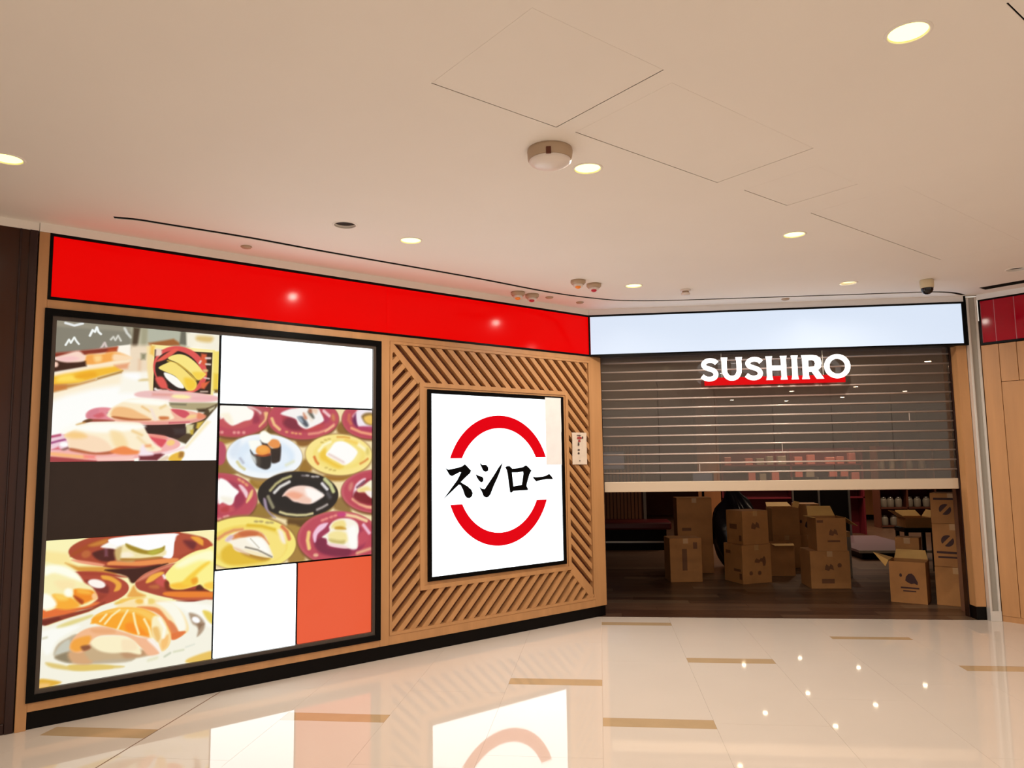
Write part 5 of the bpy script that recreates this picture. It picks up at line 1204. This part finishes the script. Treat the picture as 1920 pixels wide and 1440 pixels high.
carton('tall narrow carton standing behind the small square one at the left', (1.03, 2.86), .46, .36, .98, 2, marks=(('front', .06, .55, .12, .04, 'bar'),))
lower = (('front', .17, .24, .14, .06, 'leaf'), ('front', .28, .2, .05, .12, 'blob'), ('front', .09, .10, .05, .05, 'blob'), ('front', .21, .10, .05, .05, 'blob'), ('left', .04, .14, .14, .03, 'bar'), ('left', .24, .34, .10, .04, 'bar'), ('left', .02, .05, .05, .07, 'bar'))
carton('lower carton of the two stacked cornerwise left of centre', (1.69, 1.939), .407, .385, .455, 24.2, marks=lower)
carton('upper carton of the two stacked cornerwise left of centre', (1.715, 1.965), .365, .34, .40, 24.2, z=.46, marks=(('front', .12, .18, .12, .09, 'leaf'), ('left', .03, .04, .05, .07, 'bar'), ('left', .12, .18, .15, .06, 'bar')))
carton('low open carton with pale flap, right behind the cornerwise stack', (2.17, 2.62), .30, .3, .40, 4, True, flaps=(('left', .12, 10), ('front', .10, -8)))
carton('open carton with white flap on top, in the middle behind the stacks', (2.36, 3.33), .36, .36, .37, 0, True, z=.44, flaps=(('back', .16, 18), ('right', .08, 75)))
carton('dark carton under the open one in the middle behind the stacks', (2.36, 3.33), .37, .37, .435, 0)
carton('lower carton of the plain stack behind the centre one', (2.76, 3.60), .31, .36, .42, -3)
carton('upper carton of the plain stack behind, printed with a small dark emblem', (2.76, 3.60), .31, .36, .42, -3, z=.425, ink='print', marks=emblem(.10, .06, .15))
carton('lower carton of the centre right stack with faint print', (2.40, 1.656), .443, .40, .42, 1.5, marks=(('front', .16, .2, .10, .08, 'leaf'), ('front', .30, .24, .05, .05, 'blob'), ('front', .12, .06, .14, .05, 'bar')))
carton('upper open carton of the centre right stack with bright raised flaps', (2.49, 1.67), .335, .34, .375, 1.5, True, z=.425, marks=(('front', .14, .17, .10, .08, 'leaf'), ('front', .12, .10, .14, .02, 'bar'), ('front', .01, .32, .07, .03, 'bar')), flaps=(('back', .14, 50), ('right', .17, -35), ('left', .05, 5)))
carton('front open carton at the right with a dark emblem and folded out flaps', (2.986, .886), .337, .295, .415, -29, True, ink='print', marks=emblem(.145, .185, .115) + (('front', .10, .145, .17, .016, 'bar'), ('front', .12, .115, .12, .012, 'bar')), flaps=(('free', FLAP_L, 0), ('back', .09, 78)))
carton('small narrow carton standing just behind the front open carton', (3.17, 1.18), .23, .19, .625, -29)
carton('bottom carton of the right hand stack of three, blank', (3.37, .725), .38, .34, .378, -31)
carton('middle carton of the right hand stack of three', (3.372, .727), .375, .335, .425, -31, ink='print', z=.384, marks=ring_mark(.075, .20, .115) + (('front', .03, .13, .22, .022, 'bar'), ('front', .04, .085, .2, .018, 'bar')))
carton('top carton of the right hand stack of three', (3.372, .727), .375, .335, .30, -31, ink='print', z=.815, marks=ring_mark(.075, .085, .11) + (('front', .03, .235, .2, .022, 'bar'),))
st = thing('stool', 'dark square stool carrying an open carton at the right', 'stool', (4.17, 3.2, 0))
part('seat', box(3.97, 4.36, 3.02, 3.38, .50, .56, .01), M['black'], st)
for x in (3.98, 4.31):
    for y in (3.03, 3.33): part('leg', box(x, x+.04, y, y+.04, 0, .50), M['black'], st)
carton('open carton with pale flaps standing on the dark stool', (4.0, 3.05), .32, .3, .13, 0, True, z=.56, flaps=(('left', .14, 35), ('back', .14, 30), ('right', .10, 60)))
carton('slim white carton standing beside the centre right stack', (3.05, 2.5), .075, .2, .56, 0, name='white_carton').children[0].data.materials[0] = M['jar']
# black plastic bag behind the cornerwise stack
bm = bmesh.new(); bmesh.ops.create_icosphere(bm, subdivisions=4, radius=1)
for v in bm.verts:
    n = v.co.copy(); w = 1 + .05*math.sin(7*n.x+3*n.z) + .05*math.sin(9*n.y-4*n.z) + .04*math.sin(13*n.x*n.z+5*n.y)
    z = n.z*w
    v.co = (1.87 + .34*n.x*w*(1-.25*max(0, z)), 3.35+.30*n.y*w*(1-.25*max(0, z)), max(0, .50 + .56*z))
solo('plastic_bag', bm, M['bag'], 'full black plastic bag standing behind the cornerwise stack', 'bag', (1.87, 3.35, 0), smooth=True)
